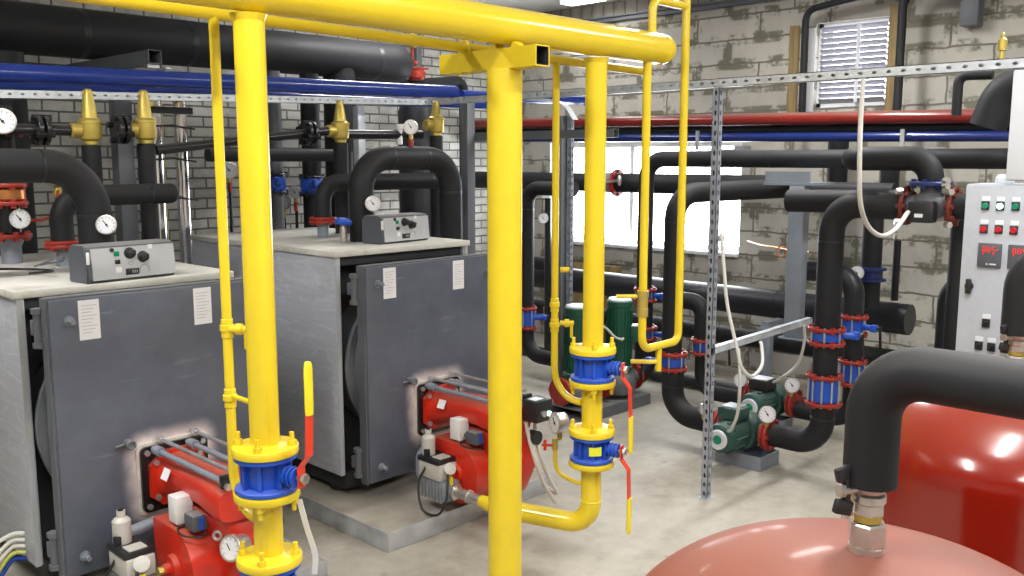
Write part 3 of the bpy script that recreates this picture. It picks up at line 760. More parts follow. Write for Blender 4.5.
def burner(x, y, z, label):
    r = root('gas_burner', label, 'burner', (x, y, z), 0, 'red gas burners')
    X, Z_, NY = (1, 0, 0), (0, 0, 1), (0, -1, 0)
    P = lambda n, m, mt, **k: part(n, m, mt, r, False, **k)
    P('gasket', MB().prism(rrect(0.155, 0.148, 0.03), (0, -0.0005, 0), X, Z_, NY, 0.010), GASKET)
    P('mounting_plate', MB().prism(rrect(0.143, 0.136, 0.025), (0, -0.010, 0), X, Z_, NY, 0.014), BLKP, label='black square mounting plate')
    for sx in (-1, 1):
        for sz in (-1, 1): P('plate_bolt', MB().lathe([(0.012, 0), (0.012, 0.012)], (sx * 0.118, -0.024, sz * 0.112), NY, 6), STEEL)
    
    oc = [(0.115, 0.06), (0.115, -0.06), (0.07, -0.11), (-0.07, -0.11), (-0.115, -0.07), (-0.115, 0.06), (-0.06, 0.112), (0.06, 0.112)]
    P('flange_collar', MB().prism(list(reversed(oc)), (0, -0.024, 0), X, Z_, NY, 0.022), REDB)
    for sx in (-1, 1):
        for sz in (-1, 1): P('collar_bolt', MB().lathe([(0.013, 0), (0.013, 0.010)], (sx * 0.092, -0.046, sz * 0.072), NY, 6), STEEL)
    
    # housing: round throat growing into the boxy head, then falling to the fan neck
    R = []
    secs = [(-0.046, 0.098, 0.098, 0, 2.2), (-0.10, 0.084, 0.086, 0.008, 2.2), (-0.14, 0.088, 0.080, 0.015, 2.4), (-0.24, 0.098, 0.066, 0.032, 3.0), (-0.40, 0.108, 0.062, 0.038, 3.6), (-0.53, 0.116, 0.070, 0.028, 4), (-0.575, 0.108, 0.062, 0.024, 4)]
    for yy, hw, hh, zc, e in secs:
        ring = []
        for k in range(32):
            a = 2 * PI * k / 32
            c, s = math.cos(a), math.sin(a)
            ring.append(V((hw * math.copysign(abs(c) ** (2 / e), c), yy, zc + hh * math.copysign(abs(s) ** (2 / e), s))))
        R.append(ring)
    P('housing', MB().rings(R), REDB)
    nk = MB()
    R = []
    for zz, x0, x1, y0, y1, e in ((-0.03, -0.10, 0.115, -0.55, -0.28, 4), (-0.12, -0.07, 0.135, -0.60, -0.30, 4), (-0.22, -0.05, 0.15, -0.61, -0.26, 3.5), (-0.34, -0.05, 0.15, -0.56, -0.20, 3), (-0.40, -0.03, 0.14, -0.50, -0.24, 2.6)):
        cx, cy, hx, hy = (x0 + x1) / 2, (y0 + y1) / 2, (x1 - x0) / 2, (y1 - y0) / 2
        R.append([V((cx + hx * math.copysign(abs(math.cos(a)) ** (2 / e), math.cos(a)), cy + hy * math.copysign(abs(math.sin(a)) ** (2 / e), math.sin(a)), zz)) for a in [2 * PI * k / 32 for k in range(32)]])
    P('air_neck', nk.rings(list(reversed(R))), REDB)
    # snail shaped fan scroll, its round face towards the boiler's left
    sc = []
    cy, cz, rr = -0.33, -0.25, 0.15
    for k in range(25):
        a = math.radians(-215 + 10.8 * k) if k < 25 else 0
        sc.append((cy + rr * math.cos(a) * 1.0, cz + rr * math.sin(a)))
    sc = [(cy + rr * math.cos(math.radians(a)), cz + rr * math.sin(math.radians(a))) for a in range(80, -171, -10)]
    sc += [(-0.135, cz - 0.02), (-0.135, cz + rr * 0.97)] if False else []
    poly = []
    for a in range(-180, 91, 10):         # -180 = towards the aisle end, going under and up at the door side
        poly.append((cy + rr * math.cos(math.radians(a)), cz + rr * math.sin(math.radians(a))))
    # polygon runs: aisle side -> bottom -> door side -> top ; pull the door-side top out to the square outlet corner
    pts = []
    for a in range(90, 271, 10): pts.append((cy + rr * math.cos(math.radians(a)), cz + rr * math.sin(math.radians(a))))
    for a in range(280, 341, 10): pts.append((cy + rr * math.cos(math.radians(a)), cz + rr * math.sin(math.radians(a))))
    pts += [(cy + rr + 0.012, cz + 0.05), (cy + rr + 0.015, cz + rr)]
    s = MB().prism(pts, (-0.17, 0, 0), (0, 1, 0), (0, 0, 1), (1, 0, 0), 0.16)
    bmesh.ops.bevel(s.bm, geom=[e for e in s.bm.edges if len(e.link_faces) == 2 and e.calc_face_angle(0) > 1.0], offset=0.008, segments=2, affect='EDGES')
    P('fan_scroll', s, REDB)
    P('scroll_boss', MB().lathe([(0.05, 0), (0.045, 0.02), (0.022, 0.022), (0.022, 0.045)], (-0.17, cy, cz), (-1, 0, 0), 24), REDB)
    P('scroll_bolt', MB().lathe([(0.016, 0), (0.016, 0.02)], (-0.215, cy, cz), (-1, 0, 0), 6), BRASS)
    P('breather_ring', MB().ring((-0.085, -0.51, -0.10), (-0.8, -0.6, 0.2), 0.014, 0.006), STEEL)
    # pull-out slide rods
    for (xx, zz, rad, y1) in ((-0.09, 0.125, 0.011, -0.575), (0.055, 0.122, 0.011, -0.575), (-0.062, 0.160, 0.008, -0.56), (0.085, 0.160, 0.008, -0.56)):
        m = MB().cyl((xx, -0.02, zz), (xx, y1, zz), rad, seg=14)
        m.lathe([(rad * 1.8, 0), (rad * 1.8, 0.05)], (xx, -0.046, zz), NY, 14) if rad > 0.01 else m.box((xx, -0.03, zz), (0.02, 0.03, 0.02))
        P('slide_rod', m, GREYB if rad > 0.01 else STEEL)
    P('rod_bracket', MB().box((-0.078, -0.585, 0.128), (0.05, 0.02, 0.05), None, 0.003).box((0.07, -0.585, 0.128), (0.05, 0.02, 0.05), None, 0.003), BLKP)
    P('end_nut', MB().lathe([(0.013, 0), (0.013, 0.015)], (-0.085, -0.596, 0.110), NY, 6).lathe([(0.013, 0), (0.013, 0.015)], (0.06, -0.596, 0.110), NY, 6), NICKEL)
    P('label_plate', MB().box((-0.108, -0.16, 0.055), (0.003, 0.05, 0.045), Matrix.Rotation(0.45, 4, 'Y')), PAPER)
    # sensor box on the scroll with its plug
    P('sensor_box', MB().box((-0.125, -0.31, -0.035), (0.068, 0.068, 0.105), None, 0.004), WHITE, label='white sensor box')
    P('sensor_neck', MB().cyl((-0.125, -0.31, -0.087), (-0.125, -0.31, -0.101), 0.018, seg=14), STEEL)
    P('cable_plug', MB().box((-0.115, -0.41, -0.062), (0.06, 0.075, 0.062), None, 0.006).cyl((-0.115, -0.34, -0.062), (-0.115, -0.373, -0.062), 0.012, seg=12), DGREY)
    P('plug_face', MB().box((-0.115, -0.45, -0.062), (0.018, 0.005, 0.052), None, 0.001), BLUE)
    P('loop_wire', MB().sweep(spline([(-0.13, -0.35, -0.09), (-0.165, -0.36, -0.096), (-0.175, -0.43, -0.098), (-0.12, -0.47, -0.105), (-0.09, -0.43, -0.085)], 6), 0.0035, 8), BLK)
    # air pressure gauge looking back up the aisle
    gd = V((-0.90, -0.30, 0.2)).normalized(); gp = V((-0.055, -0.60, -0.125))
    g = P('air_gauge', MB().ring(gp + gd * 0.039, gd, 0.045, 0.004).lathe([(0.042, -0.03), (0.042, 0.02), (0.050, 0.022), (0.050, 0.036), (0.046, 0.038)], gp, gd, 28), NICKEL)
    part('dial', MB().lathe([(0.045, 0), (0.045, 0.002)], gp + gd * 0.037, gd, 28), PAPER, g, False)
    gu, gv, _ = frame_from(gd)
    gt = MB()
    for k in range(9):
        q = gu * math.cos(-0.7 + k * 0.57) + gv * math.sin(-0.7 + k * 0.57)
        gt.sweep([gp + gd * 0.0405 + q * 0.030, gp + gd * 0.0405 + q * 0.038], 0.0013, 4)
    part('scale_marks', gt, INK, g, False)
    part('needle', MB().cyl(gp + gd * 0.040 - V((0, 0, 0.008)), gp + gd * 0.040 + V((-0.008, 0.008, 0.02)), 0.0018, seg=6), BLK, g, False)
    P('damper_motor', MB().cyl((0.08, -0.60, -0.06), (0.08, -0.645, -0.06), 0.035, seg=24), BLK)
    # black control box on the far side with its lit lamp
    P('control_box', MB().box((0.075, -0.645, 0.085), (0.11, 0.10, 0.105), None, 0.006), BLK, label='black control box')
    P('control_box_label', MB().box((0.065, -0.645, 0.139), (0.06, 0.05, 0.002)), PAPER)
    P('reset_knob', MB().cyl((0.06, -0.695, 0.075), (0.06, -0.71, 0.075), 0.015, seg=16), STEEL)
    P('status_lamp', MB().lathe([(0.013, 0), (0.013, 0.012), (0.008, 0.016)], (0.10, -0.695, 0.07), NY, 16), LEDG, label='lit green lamp')
    return r
BZ = 0.525
burner(b1x + 0.0, bdy, BZ, 'red gas burner on the boiler at left edge, bottom corner of photo')
burner(b2x + 0.0, bdy, BZ, 'red gas burner on the middle boiler, partly behind the yellow post')

def gas_valve(x, y, z, xp, label, sub):
    """x,y,z = axis of the gas line where it enters at the front end"""
    r = root('gas_valve_block', label, 'gas valve', (x, y, z - 0.06), 0, 'burner gas valve blocks')
    P = lambda n, m, mt, **k: part(n, m, mt, r, True, **k)
    P('valve_body', MB().span((x - 0.05, y + 0.02, z - 0.055), (x + 0.05, y + 0.21, z + 0.045), 0.012), GREYB)
    fl = MB()
    for k in range(7): fl.span((x - 0.058, y + 0.045 + k * 0.024, z - 0.058), (x - 0.048, y + 0.052 + k * 0.024, z + 0.04))
    P('cooling_fins', fl, STEEL)
    P('coil_housing', MB().span((x - 0.055, y + 0.05, z + 0.046), (x + 0.055, y + 0.21, z + 0.125), 0.006), BEIGE)
    P('coil_cover', MB().span((x - 0.058, y + 0.06, z + 0.126), (x + 0.058, y + 0.215, z + 0.150), 0.004).span((x - 0.05, y + 0.155, z + 0.150), (x - 0.02, y + 0.175, z + 0.185), 0.003), BLK)
    P('cover_label', MB().span((x - 0.035, y + 0.07, z + 0.150), (x + 0.035, y + 0.13, z + 0.154)), BEIGE)
    P('solenoid', MB().lathe([(0.034, 0), (0.034, 0.085), (0.026, 0.095), (0.016, 0.1), (0.016, 0.125), (0.012, 0.125), (0.012, 0.118)], (x - 0.01, y + 0.185, z + 0.150), (0, 0, 1), 24), BEIGE)
    P('solenoid_cap', MB().cyl((x - 0.01, y + 0.185, z + 0.262), (x - 0.01, y + 0.185, z + 0.28), 0.010, seg=12), BLK)
    P('pressure_switch', MB().lathe([(0.03, 0), (0.03, 0.022), (0.02, 0.024)], (x + 0.0, y + 0.045, z + 0.10), V((-0.4, -0.8, 0.5)), 20), BEIGE)
    P('test_cap', MB().cyl((x - 0.01, y + 0.02, z + 0.03), (x - 0.01, y + 0.02, z + 0.07), 0.010, seg=12), YELG)
    P('inlet_nut', MB().lathe([(0.042, 0), (0.042, 0.03)], (x, y + 0.02, z), (0, -1, 0), 6), NICKEL)
    P('outlet_pipe', MB().pipe([(x, y + 0.21, z), (x, y + 0.26, z), (x, y + 0.26, z + 0.14), (xp, y + 0.26, z + 0.16)], 0.024, 0.05, 14), GREYB)
    P('cable', MB().sweep(spline([(x - 0.05, y + 0.16, z + 0.1), (x - 0.09, y + 0.17, z + 0.02), (x - 0.11, y + 0.12, z - 0.09), (x - 0.09, y + 0.03, z - 0.1), (x - 0.07, y - 0.01, z - 0.02), (x - 0.03, y + 0.02, z + 0.09)], 7), 0.006, 8), BLK)
    return r
# ================================================================== yellow gas piping
YH, XA, XB, GZ, RV = 2.41, 1.42, 3.002, 0.212, 0.0445
h = MB().lathe([(0.0, 0), (0.06, 0.002), (0.0675, 0.02), (0.0675, 4.99), (0.064, 5.02), (0.05, 5.05), (0.02, 5.066), (0.0, 5.07)], (-1.545, YH, 2.286), (1, 0, 0), 40)
hd = solid('gas_header', h, YEL, 'fat yellow gas header pipe running overhead with a domed right end', 'pipe')
part('weld_ring', MB().ring((3.44, YH, 2.285), (1, 0, 0), 0.0677, 0.0018, 40, 6), YEL, hd)
def stub(x): return MB().lathe([(0.054, 0), (0.048, 0.012), (RV + 0.0005, 0.02)], (x, YH, 2.212), (0, 0, -1), 28)
part('branch_weld', stub(XA), YEL, hd); part('branch_weld', stub(XB), YEL, hd)

# carrying post and its square beam
pr = root('pipe_support_post', 'thick yellow round post in the middle carrying the square beam', 'post', (2.48, 2.43, 0))
part('post_tube', MB().cyl((2.48, 2.425, 0.012), (2.48, 2.425, 2.131), 0.066, seg=36), YEL2, pr)
part('base_plate', MB().box((2.48, 2.43, 0.006), (0.2, 0.2, 0.012), None, 0.002), YEL2, pr)
def sqtube(a, b, s, t, up=(0, 0, 1)):
    a, b = V(a), V(b); w = (b - a).normalized(); u = w.cross(V(up)).normalized(); v = u.cross(w).normalized()
    m = MB(); rings = []
    def sq(p, h): return [p + u * h + v * h, p - u * h + v * h, p - u * h - v * h, p + u * h - v * h]
    h1, h2 = s / 2, s / 2 - t
    m.rings([sq(a, h2), sq(a, h1), sq(b, h1), sq(b, h2), sq(a, h2)], False, False)
    return m
br = part('support_beam', sqtube((2.48, 2.235, 2.168), (2.48, 2.745, 2.168), 0.074, 0.004), YEL2, pr, label='open ended square beam')
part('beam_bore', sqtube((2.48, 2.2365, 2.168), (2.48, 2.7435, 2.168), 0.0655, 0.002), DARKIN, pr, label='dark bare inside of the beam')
def ubolt(yc, zc, r, zb):
    pts = [(2.45, yc - r, zb), (2.45, yc - r, zc)] + [(2.45, yc - r * math.cos(PI * k / 8), zc + r * math.sin(PI * k / 8)) for k in range(1, 8)] + [(2.45, yc + r, zc), (2.45, yc + r, zb)]
    return MB().sweep(pts, 0.005, 8)
part('pipe_clamp', ubolt(2.61, 2.225, 0.026, 2.12), YEL2, pr)
for s_ in (-1, 1): part('saddle_cradle', MB().prism([(0, 0), (0.05, 0), (0.012, 0.022)], (2.46, YH + s_ * 0.035, 2.2055), (0, s_, 0), (0, 0, 1), (1, 0, 0), 0.04), YEL2, pr)

# thin purge line above/behind the header
sm = MB().sweep([(-1.4, 2.61, 2.265), (3.62, 2.61, 2.213)], 0.0195, 18)
sm.lathe([(0.0195, 0), (0.017, 0.012), (0.006, 0.02), (0, 0.021)], (3.62, 2.61, 2.213), (1, 0, 0), 18)
solid('purge_header', sm, YEL, 'thin yellow pipe running just behind the fat yellow header', 'pipe')

def gflange(z, x=None, sgn=1):
    """yellow weld neck flange at height z (lower face)"""
    return MB().lathe([(RV, -0.0005), (0.099, 0), (0.1, 0.003), (0.1, 0.021), (0.098, 0.024), (0.056, 0.026), (RV + 0.001, 0.032)] if sgn > 0 else [(RV + 0.001, -0.032), (0.056, -0.026), (0.098, -0.024), (0.1, -0.021), (0.1, -0.003), (0.099, 0), (RV, 0.0005)], (x, YH, z), (0, 0, 1), 40)
BOLTDIR = [RT, -RT, FW, -FW]
def gnub(x, z, d, s):
    c = V((x, YH, z)) + d * 0.082
    return MB().cyl(c - V((0, 0, s * 0.024)), c + V((0, 0, s * 0.040)), 0.0075, seg=10).lathe([(0.014, 0), (0.014, 0.016)], c, (0, 0, s), 6)
def gstud(x, z0, z1, d):
    c = V((x, YH, 0)) + d * 0.082
    m = MB().cyl(c + V((0, 0, z0 - 0.022)), c + V((0, 0, z1 + 0.038)), 0.0075, seg=10)
    m.lathe([(0.014, 0), (0.014, 0.016)], c + V((0, 0, z1)), (0, 0, 1), 6).lathe([(0.014, 0), (0.014, 0.015)], c + V((0, 0, z0 - 0.015)), (0, 0, 1), 6)
    return m

def ball_valve(x, z0, z1, up, label, sticker=False):
    """blue flanged ball valve between heights z0 and z1; lever parallel to the pipe"""
    r = root('gas_ball_valve', label, 'valve', (x, YH, z0), 0, 'blue gas ball valves')
    zc = (z0 + z1) / 2
    b = MB().lathe([(0.03, 0), (0.094, 0.0005), (0.095, 0.003), (0.095, 0.013), (0.093, 0.015), (0.062, 0.018), (0.064, (z1 - z0) * 0.3), (0.064, (z1 - z0) * 0.7), (0.062, z1 - z0 - 0.018), (0.093, z1 - z0 - 0.015), (0.095, z1 - z0 - 0.013), (0.095, z1 - z0 - 0.003), (0.094, z1 - z0 - 0.0005), (0.03, z1 - z0)], (x, YH, z0), (0, 0, 1), 40)
    for d in BOLTDIR + [(RT + FW).normalized(), (RT - FW).normalized(), (-RT - FW).normalized(), (FW - RT).normalized()]:
        c = V((x, YH, zc)) + d * 0.068
        b.box(c, (0.020, 0.012, z1 - z0 - 0.026), Matrix.Rotation(math.atan2(d.y, d.x), 4, 'Z'))
    part('valve_body', b, BLUE, r)
    c = V((x, YH, zc))
    st = MB().cyl(c + ST * 0.06, c + ST * 0.125, 0.022, seg=20)
    for q in (0.088, 0.104, 0.12): st.lathe([(0.031, 0), (0.031, 0.006)], c + ST * q, ST, 20)
    part('stem_housing', st, BLUE, r)
    part('stem_nut', MB().cyl(c + ST * 0.125, c + ST * 0.158, 0.009, seg=12).lathe([(0.016, 0), (0.016, 0.012)], c + ST * 0.146, ST, 6), NICKEL, r)
    s = 1 if up else -1
    prof = [c + ST * 0.139 + V((0, 0, -s * 0.028)), c + ST * 0.139 + V((0, 0, s * 0.035)), c + ST * 0.172 + V((0, 0, s * 0.075)), c + ST * 0.178 + V((0, 0, s * 0.245))]
    def strap(pts, wd, th):
        m = MB(); R = []
        for i, p in enumerate(pts):
            R.append([p - SL * wd / 2 - ST * th / 2, p + SL * wd / 2 - ST * th / 2, p + SL * wd / 2 + ST * th / 2, p - SL * wd / 2 + ST * th / 2])
        return m.rings(R)
    lv = part('lever', strap(prof, 0.028, 0.007), REDL, r, label='red lever')
    g = MB(); R = []
    for t, ww in ((0, 0.030), (0.02, 0.034), (0.14, 0.034), (0.155, 0.026), (0.16, 0.012)):
        p = c + ST * 0.178 + V((0, 0, s * (0.20 + t)))
        R.append([p + SL * math.cos(a) * ww / 2 + ST * math.sin(a) * 0.009 for a in [2 * PI * k / 14 for k in range(14)]])
    part('grip', g.rings(R), YELG, lv, label='yellow grip')
    if sticker:
        p = c - FW * 0.067
        m = MB(); R = []
        for k in range(9):
            a = math.atan2(-FW.y, -FW.x) + (k - 4) * 0.085 + 0.12
            q = V((x + 0.0795 * math.cos(a), YH + 0.0795 * math.sin(a), 0))
            R.append([q + V((0, 0, zc - 0.018)), q + V((0, 0, zc + 0.020)), q + V((0, 0, zc + 0.020)) + (q - V((x, YH, 0))).normalized() * 0.0015, q + V((0, 0, zc - 0.018)) + (q - V((x, YH, 0))).normalized() * 0.0015])
        part('sticker', m.rings(R), YSTK, r, label='lime yellow sticker')
    return r

def drop(x, zv, yend, which, xe):
    """one drop from the header: pipe, valve, spool, valve, elbow out to the burner"""
    (u0, u1), (l0, l1) = zv
    P = solid('gas_drop_pipe', MB().cyl((x, YH, 2.2), (x, YH, u1 + 0.026), RV, seg=32), YEL, 'yellow gas drop pipe above the upper blue valve, ' + which, 'pipe', 'yellow gas drop pipes')
    part('flange', gflange(u1 + 0.001, x), YEL2, P)
    for d in BOLTDIR: part('flange_bolt', gnub(x, u1 + 0.026, d, 1), YEL2, P)
    S = solid('gas_pipe_spool', MB().cyl((x, YH, l1 + 0.026), (x, YH, u0 - 0.026), RV, seg=32), YEL, 'short yellow pipe between the two blue valves, ' + which, 'pipe', 'yellow pipe spools')
    part('flange', gflange(u0 - 0.001, x, -1), YEL2, S)
    part('flange', gflange(l1 + 0.001, x), YEL2, S)
    for d in BOLTDIR:
        part('flange_bolt', gnub(x, u0 - 0.026, d, -1), YEL2, S); part('flange_bolt', gnub(x, l1 + 0.026, d, 1), YEL2, S)
    pts = [(x, YH, l0 - 0.026), (x, YH, GZ), (xe, yend + 0.16, GZ)]
    m = MB().pipe(pts, RV, 0.105, 28)
    E_ = solid('gas_elbow_pipe', m, YEL, 'yellow elbow pipe turning along the floor to the burner, ' + which, 'pipe', 'yellow elbows to the burners')
    part('flange', gflange(l0 - 0.001, x, -1), YEL2, E_)
    part('weld_ring', MB().ring((x, YH, GZ + 0.115), (0, 0, 1), RV + 0.0005, 0.0025, 28, 6), YEL2, E_)
    part('reducer', MB().lathe([(RV, 0), (RV + 0.004, 0.004), (RV + 0.004, 0.03), (0.034, 0.07), (0.03, 0.075), (0.036, 0.08), (0.036, 0.11), (0.03, 0.112), (0.03, 0.15)], (xe, yend + 0.15, GZ), (0, 1, 0), 24), YEL2, E_)
    n = MB().cyl((xe, yend + 0.29, GZ), (xe, yend + 0.50, GZ), 0.026, seg=20)
    n.lathe([(0.032, 0), (0.032, 0.012)], (xe, yend + 0.38, GZ), (0, 1, 0), 20)
    part('nipple', n, NICKEL, E_, label='plain nickel nipple')
VA = ((0.800, 0.916), (0.452, 0.564))
VB = ((0.868, 0.985), (0.512, 0.626))
drop(XA, VA, 2.70, 'on the nearest drop', 1.37)
drop(XB, VB, 2.66, 'on the far drop', 2.87)
ball_valve(XA, *VA[0], True, 'large blue gas valve with upright red lever, at left by the front burner')
ball_valve(XA, *VA[1], False, 'blue gas valve cut off by bottom edge of photo')
ball_valve(XB, *VB[0], False, 'upper blue gas valve right of the yellow post, lever down')
ball_valve(XB, *VB[1], False, 'blue gas valve with lime yellow sticker, near the floor', True)
gas_valve(1.37, 3.18, GZ, b1x - 0.12, 'grey and beige gas valve block beside the burner at bottom left', '')
gas_valve(2.87, 3.14, GZ, b2x - 0.12, 'grey and beige gas valve block on the middle boiler plinth', '')

# thin drops from the purge line
def tdrop(x, ya, zc, label, zs, nm='purge_drop_pipe'):
    m = MB().pipe([(x, 2.61, 2.225), (x, 2.61, zc), (x, YH + 0.04, zc)], 0.0155, 0.13, 18)
    o = solid(nm, m, YEL, label, 'pipe', 'thin yellow purge drops')
    for z in zs:
        part('union', MB().lathe([(0.016, -0.03), (0.0185, -0.028), (0.0185, -0.008), (0.0225, -0.006), (0.0225, 0.012), (0.0185, 0.014), (0.0185, 0.03), (0.016, 0.032)], (x, 2.61, z), (0, 0, 1), 16), YEL2, o)
    return o
p1 = tdrop(XA, 0, 0.685, 'thin yellow pipe hanging beside the nearest yellow drop', (1.275, 1.05))
p2 = tdrop(XB - 0.02, 0, 0.763, 'thin yellow pipe bending into the far drop right of the post', (1.17, 1.08))
def tcock(p, d, nm, label, par):
    p = V(p); d = V(d).normalized()
    m = MB().cyl(p, p + d * 0.06, 0.011, seg=12).lathe([(0.018, 0), (0.018, 0.02)], p + d * 0.02, d, 12)
    m.box(p + d * 0.05 + V((0, 0, -0.028)), (0.012, 0.012, 0.075), None, 0.004)
    return part(nm, m, YEL2, par)
tcock((XA, 2.595, 1.275), RT, 'bleed_cock', '', p1)
part('side_branch', MB().cyl((XA, 2.6, 1.06), (XA, YH + 0.04, 1.06), 0.008, seg=10), YEL2, p1)
tcock((XB, 2.595, 1.09), RT, 'bleed_cock', '', p2)
part('side_branch', MB().cyl(V((XB, 2.61, 1.325)) + RT * 0.01, V((XB, 2.61, 1.325)) + RT * 0.05, 0.012, seg=12), YEL2, p2)

# relief loop at the header's right end
XD, XE, ZL = 3.357, 3.65, 0.943
lo = MB().pipe([(XD, YH, 2.225), (XD, YH, ZL), (XE, YH, ZL), (XE, YH, 2.75), (XE, YH, 3.2)], 0.0185, [0.06, 0.045, 0.04], 18)
lp = solid('vent_loop_pipe', lo, YEL, 'yellow vent pipe hanging in a narrow loop right of the header end', 'pipe')
part('coupling', MB().lathe([(0.0185, -0.06), (0.025, -0.058), (0.025, -0.02), (0.023, -0.018), (0.023, 0.03), (0.027, 0.032), (0.027, 0.06), (0.0185, 0.062)], (XD, YH, 1.155), (0, 0, 1), 18), BRASS, lp)
part('side_branch', MB().cyl(V((XD, YH, 1.19)) - RT * 0.02, V((XD, YH, 1.19)) - RT * 0.12, 0.009, seg=10), YEL2, lp)
part('drain_branch', MB().cyl((XD + 0.135, YH, ZL - 0.01), (XD + 0.135, YH, ZL - 0.12), 0.014, seg=12).cyl(V((XD + 0.12, YH, ZL - 0.075)), V((XD + 0.135, YH, ZL - 0.075)) - RT * 0.13, 0.010, seg=10), YEL2, lp)
up = MB().pipe([(XD + 0.03, YH, 2.345), (XD + 0.03, YH, 2.492), (XE - 0.0, YH, 2.492)], 0.0185, 0.045, 18)
part('upper_branch', up, YEL, lp)

# pressure gauge on a thin bent riser off the far drop's elbow
gm = MB().pipe([(XB, 2.62, 0.555), (XB, 2.62, 0.40), (XB, 2.44, 0.385)], 0.010, 0.07, 12)
gp = solid('gauge_riser', gm, YEL, 'thin bent yellow riser carrying the gauge by the sticker valve', 'pipe')
part('cock', MB().cyl((XB, 2.62, 0.51), (XB, 2.62, 0.56), 0.014, seg=12), BRASS, gp)
part('cock_handle', MB().box(V((XB, 2.62, 0.53)) - RT * 0.035, (0.05, 0.012, 0.012), Matrix.Rotation(math.atan2(RT.y, RT.x), 4, 'Z'), 0.003).box(V((XB, 2.62, 0.53)) - RT * 0.045, (0.012, 0.012, 0.05), None, 0.003), REDL, gp)

def gauge(p, face, r, label, stem=(0, 0, -1), stem_len=0.07, red=False, depth=0.028, group='round dial gauges'):
    """dial gauge centred at p, looking along face"""
    p, f = V(p), V(face).normalized()
    sv = V(stem).normalized()
    base = p + sv * (r + stem_len)
    o = root('pressure_gauge', label, 'gauge', base, 0, group)
    part('case', MB().lathe([(r * 0.9, -depth), (r * 0.97, -depth * 0.9), (r * 0.97, -0.004), (r * 1.06, -0.003), (r * 1.06, 0.004), (r * 0.95, 0.005), (r * 0.93, 0.001)], p, f, 32), NICKEL, o)
    part('dial', MB().lathe([(r * 0.94, 0), (r * 0.94, 0.0025)], p, f, 32), PAPER, o)
    u, v, w = frame_from(f)
    t = MB()
    for k in range(11):
        a = math.radians(-45 + 27 * k)
        d = u * math.cos(a) + v * math.sin(a)
        t.sweep([p + d * r * 0.70 + f * 0.003, p + d * r * 0.86 + f * 0.003], r * 0.03, 4)
    part('scale_marks', t, INK, o)
    d = u * math.cos(2.2) + v * math.sin(2.2)
    part('needle', MB().sweep([p - d * r * 0.25 + f * 0.004, p + d * r * 0.6 + f * 0.004], r * 0.045, 6).cyl(p + f * 0.002, p + f * 0.006, r * 0.12, seg=12), BLK, o)
    m = MB()
    m.cyl(p + sv * r * 0.9 - f * depth * 0.5, base - f * depth * 0.5, 0.008, seg=12)
    m.lathe([(0.013, 0), (0.013, 0.02)], p + sv * (r + 0.004) - f * depth * 0.5, sv, 6)
    part('stem', m, BRASS, o)
    if red: part('cock', MB().cyl(p + sv * (r + 0.03) - f * depth * 0.5, p + sv * (r + stem_len) - f * depth * 0.5, 0.014, seg=12).box(p + sv * (r + 0.04) - f * (depth * 0.5 + 0.015), (0.03, 0.02, 0.012)), REDF, o)
    return o
gauge((XB, 2.62, 0.632), V((-0.93, 0.30, 0.05)), 0.046, 'steel pressure gauge seen edge on, left of the sticker valve', stem_len=0.035, depth=0.05)

# pale strap hanging from the near lower flange
mm = MB()
a = [V((XA + 0.10, YH - 0.02, 0.745)), V((XA + 0.105, YH - 0.05, 0.66)), V((XA + 0.125, YH - 0.06, 0.57)), V((XA + 0.125, YH - 0.055, 0.50))]
pts = spline(a, 6); R = []
for i, p in enumerate(pts): R.append([p - RT * 0.009 + FW * 0.0015, p + RT * 0.009 + FW * 0.0015, p + RT * 0.009 - FW * 0.0015, p - RT * 0.009 - FW * 0.0015])
mm.rings(R)
solid('plastic_strap', mm, WHITE, 'white plastic strap hanging behind the nearest yellow flanges', 'strap')
# ================================================================== insulated pipes over the boilers
def foam(pts, r, bend, name, label, seams=(), m=None, group=None, seg=24, cat='pipe'):
    """foam lagged pipe; seams = (point, axis) taped joints"""
    o = solid(name, MB().pipe(pts, r, bend, seg), m or FOAM, label, cat, group)
    if seams:
        for p, ax in seams: part('joint_tape', MB().lathe([(r, -0.006), (r + 0.0015, -0.005), (r + 0.0015, 0.005), (r, 0.006)], p, ax, seg), FOAMC, o)
    return o
BT = 1.3125     # left boiler top
BM = 1.3585     # middle boiler top
XN, YF, YR = 1.615, 4.08, 4.42
foam([(XN, YF, BT), (XN, YF, 1.776), (-1.2, YF, 1.776)], 0.070, 0.20, 'insulated_flow_pipe', 'black insulated pipe bending down into the top of the left boiler', [((XN - 0.21, YF, 1.776), (1, 0, 0)), ((XN, YF, 1.56), (0, 0, 1))])
XM = 3.05
foam([(XM, YF, BM), (XM, YF, 1.81), (3.71, YF, 1.81), (3.71, YF, 0.0)], 0.068, 0.18, 'insulated_flow_pipe', 'black insulated pipe arching like an upturned U over the middle boiler', [((XM + 0.2, YF, 1.81), (1, 0, 0)), ((3.5, YF, 1.81), (1, 0, 0)), ((3.71, YF, 1.61), (0, 0, 1))])
def retpipe(x, z, xend, label, bt=BT):
    fz = bt + 0.094
    o = foam([(x, YR, fz + 0.024), (x, YR, z), (xend, YR, z)], 0.050, 0.11, 'insulated_return_pipe', label, [((xend - 0.11, YR, z), (1, 0, 0))])
    part('end_cap', MB().lathe([(0.05, 0), (0.045, 0.015), (0.03, 0.026), (0, 0.03)], (xend, YR, z), (1, 0, 0), 20), FOAM, o)
    part('stub', MB().cyl((x, YR, bt), (x, YR, fz - 0.01), 0.033, seg=18), GREYB, o)
    f = MB().flange((x, YR, fz), (0, 0, 1), 0.078, 0.016, 6, 0.008, 0.01).flange((x, YR, fz + 0.018), (0, 0, 1), 0.078, 0.014)
    part('flange', f, REDF, o)
    return o
retpipe(1.60, 1.635, 2.13, 'black return pipe with red flange behind the left boiler arch, capped at its right end')
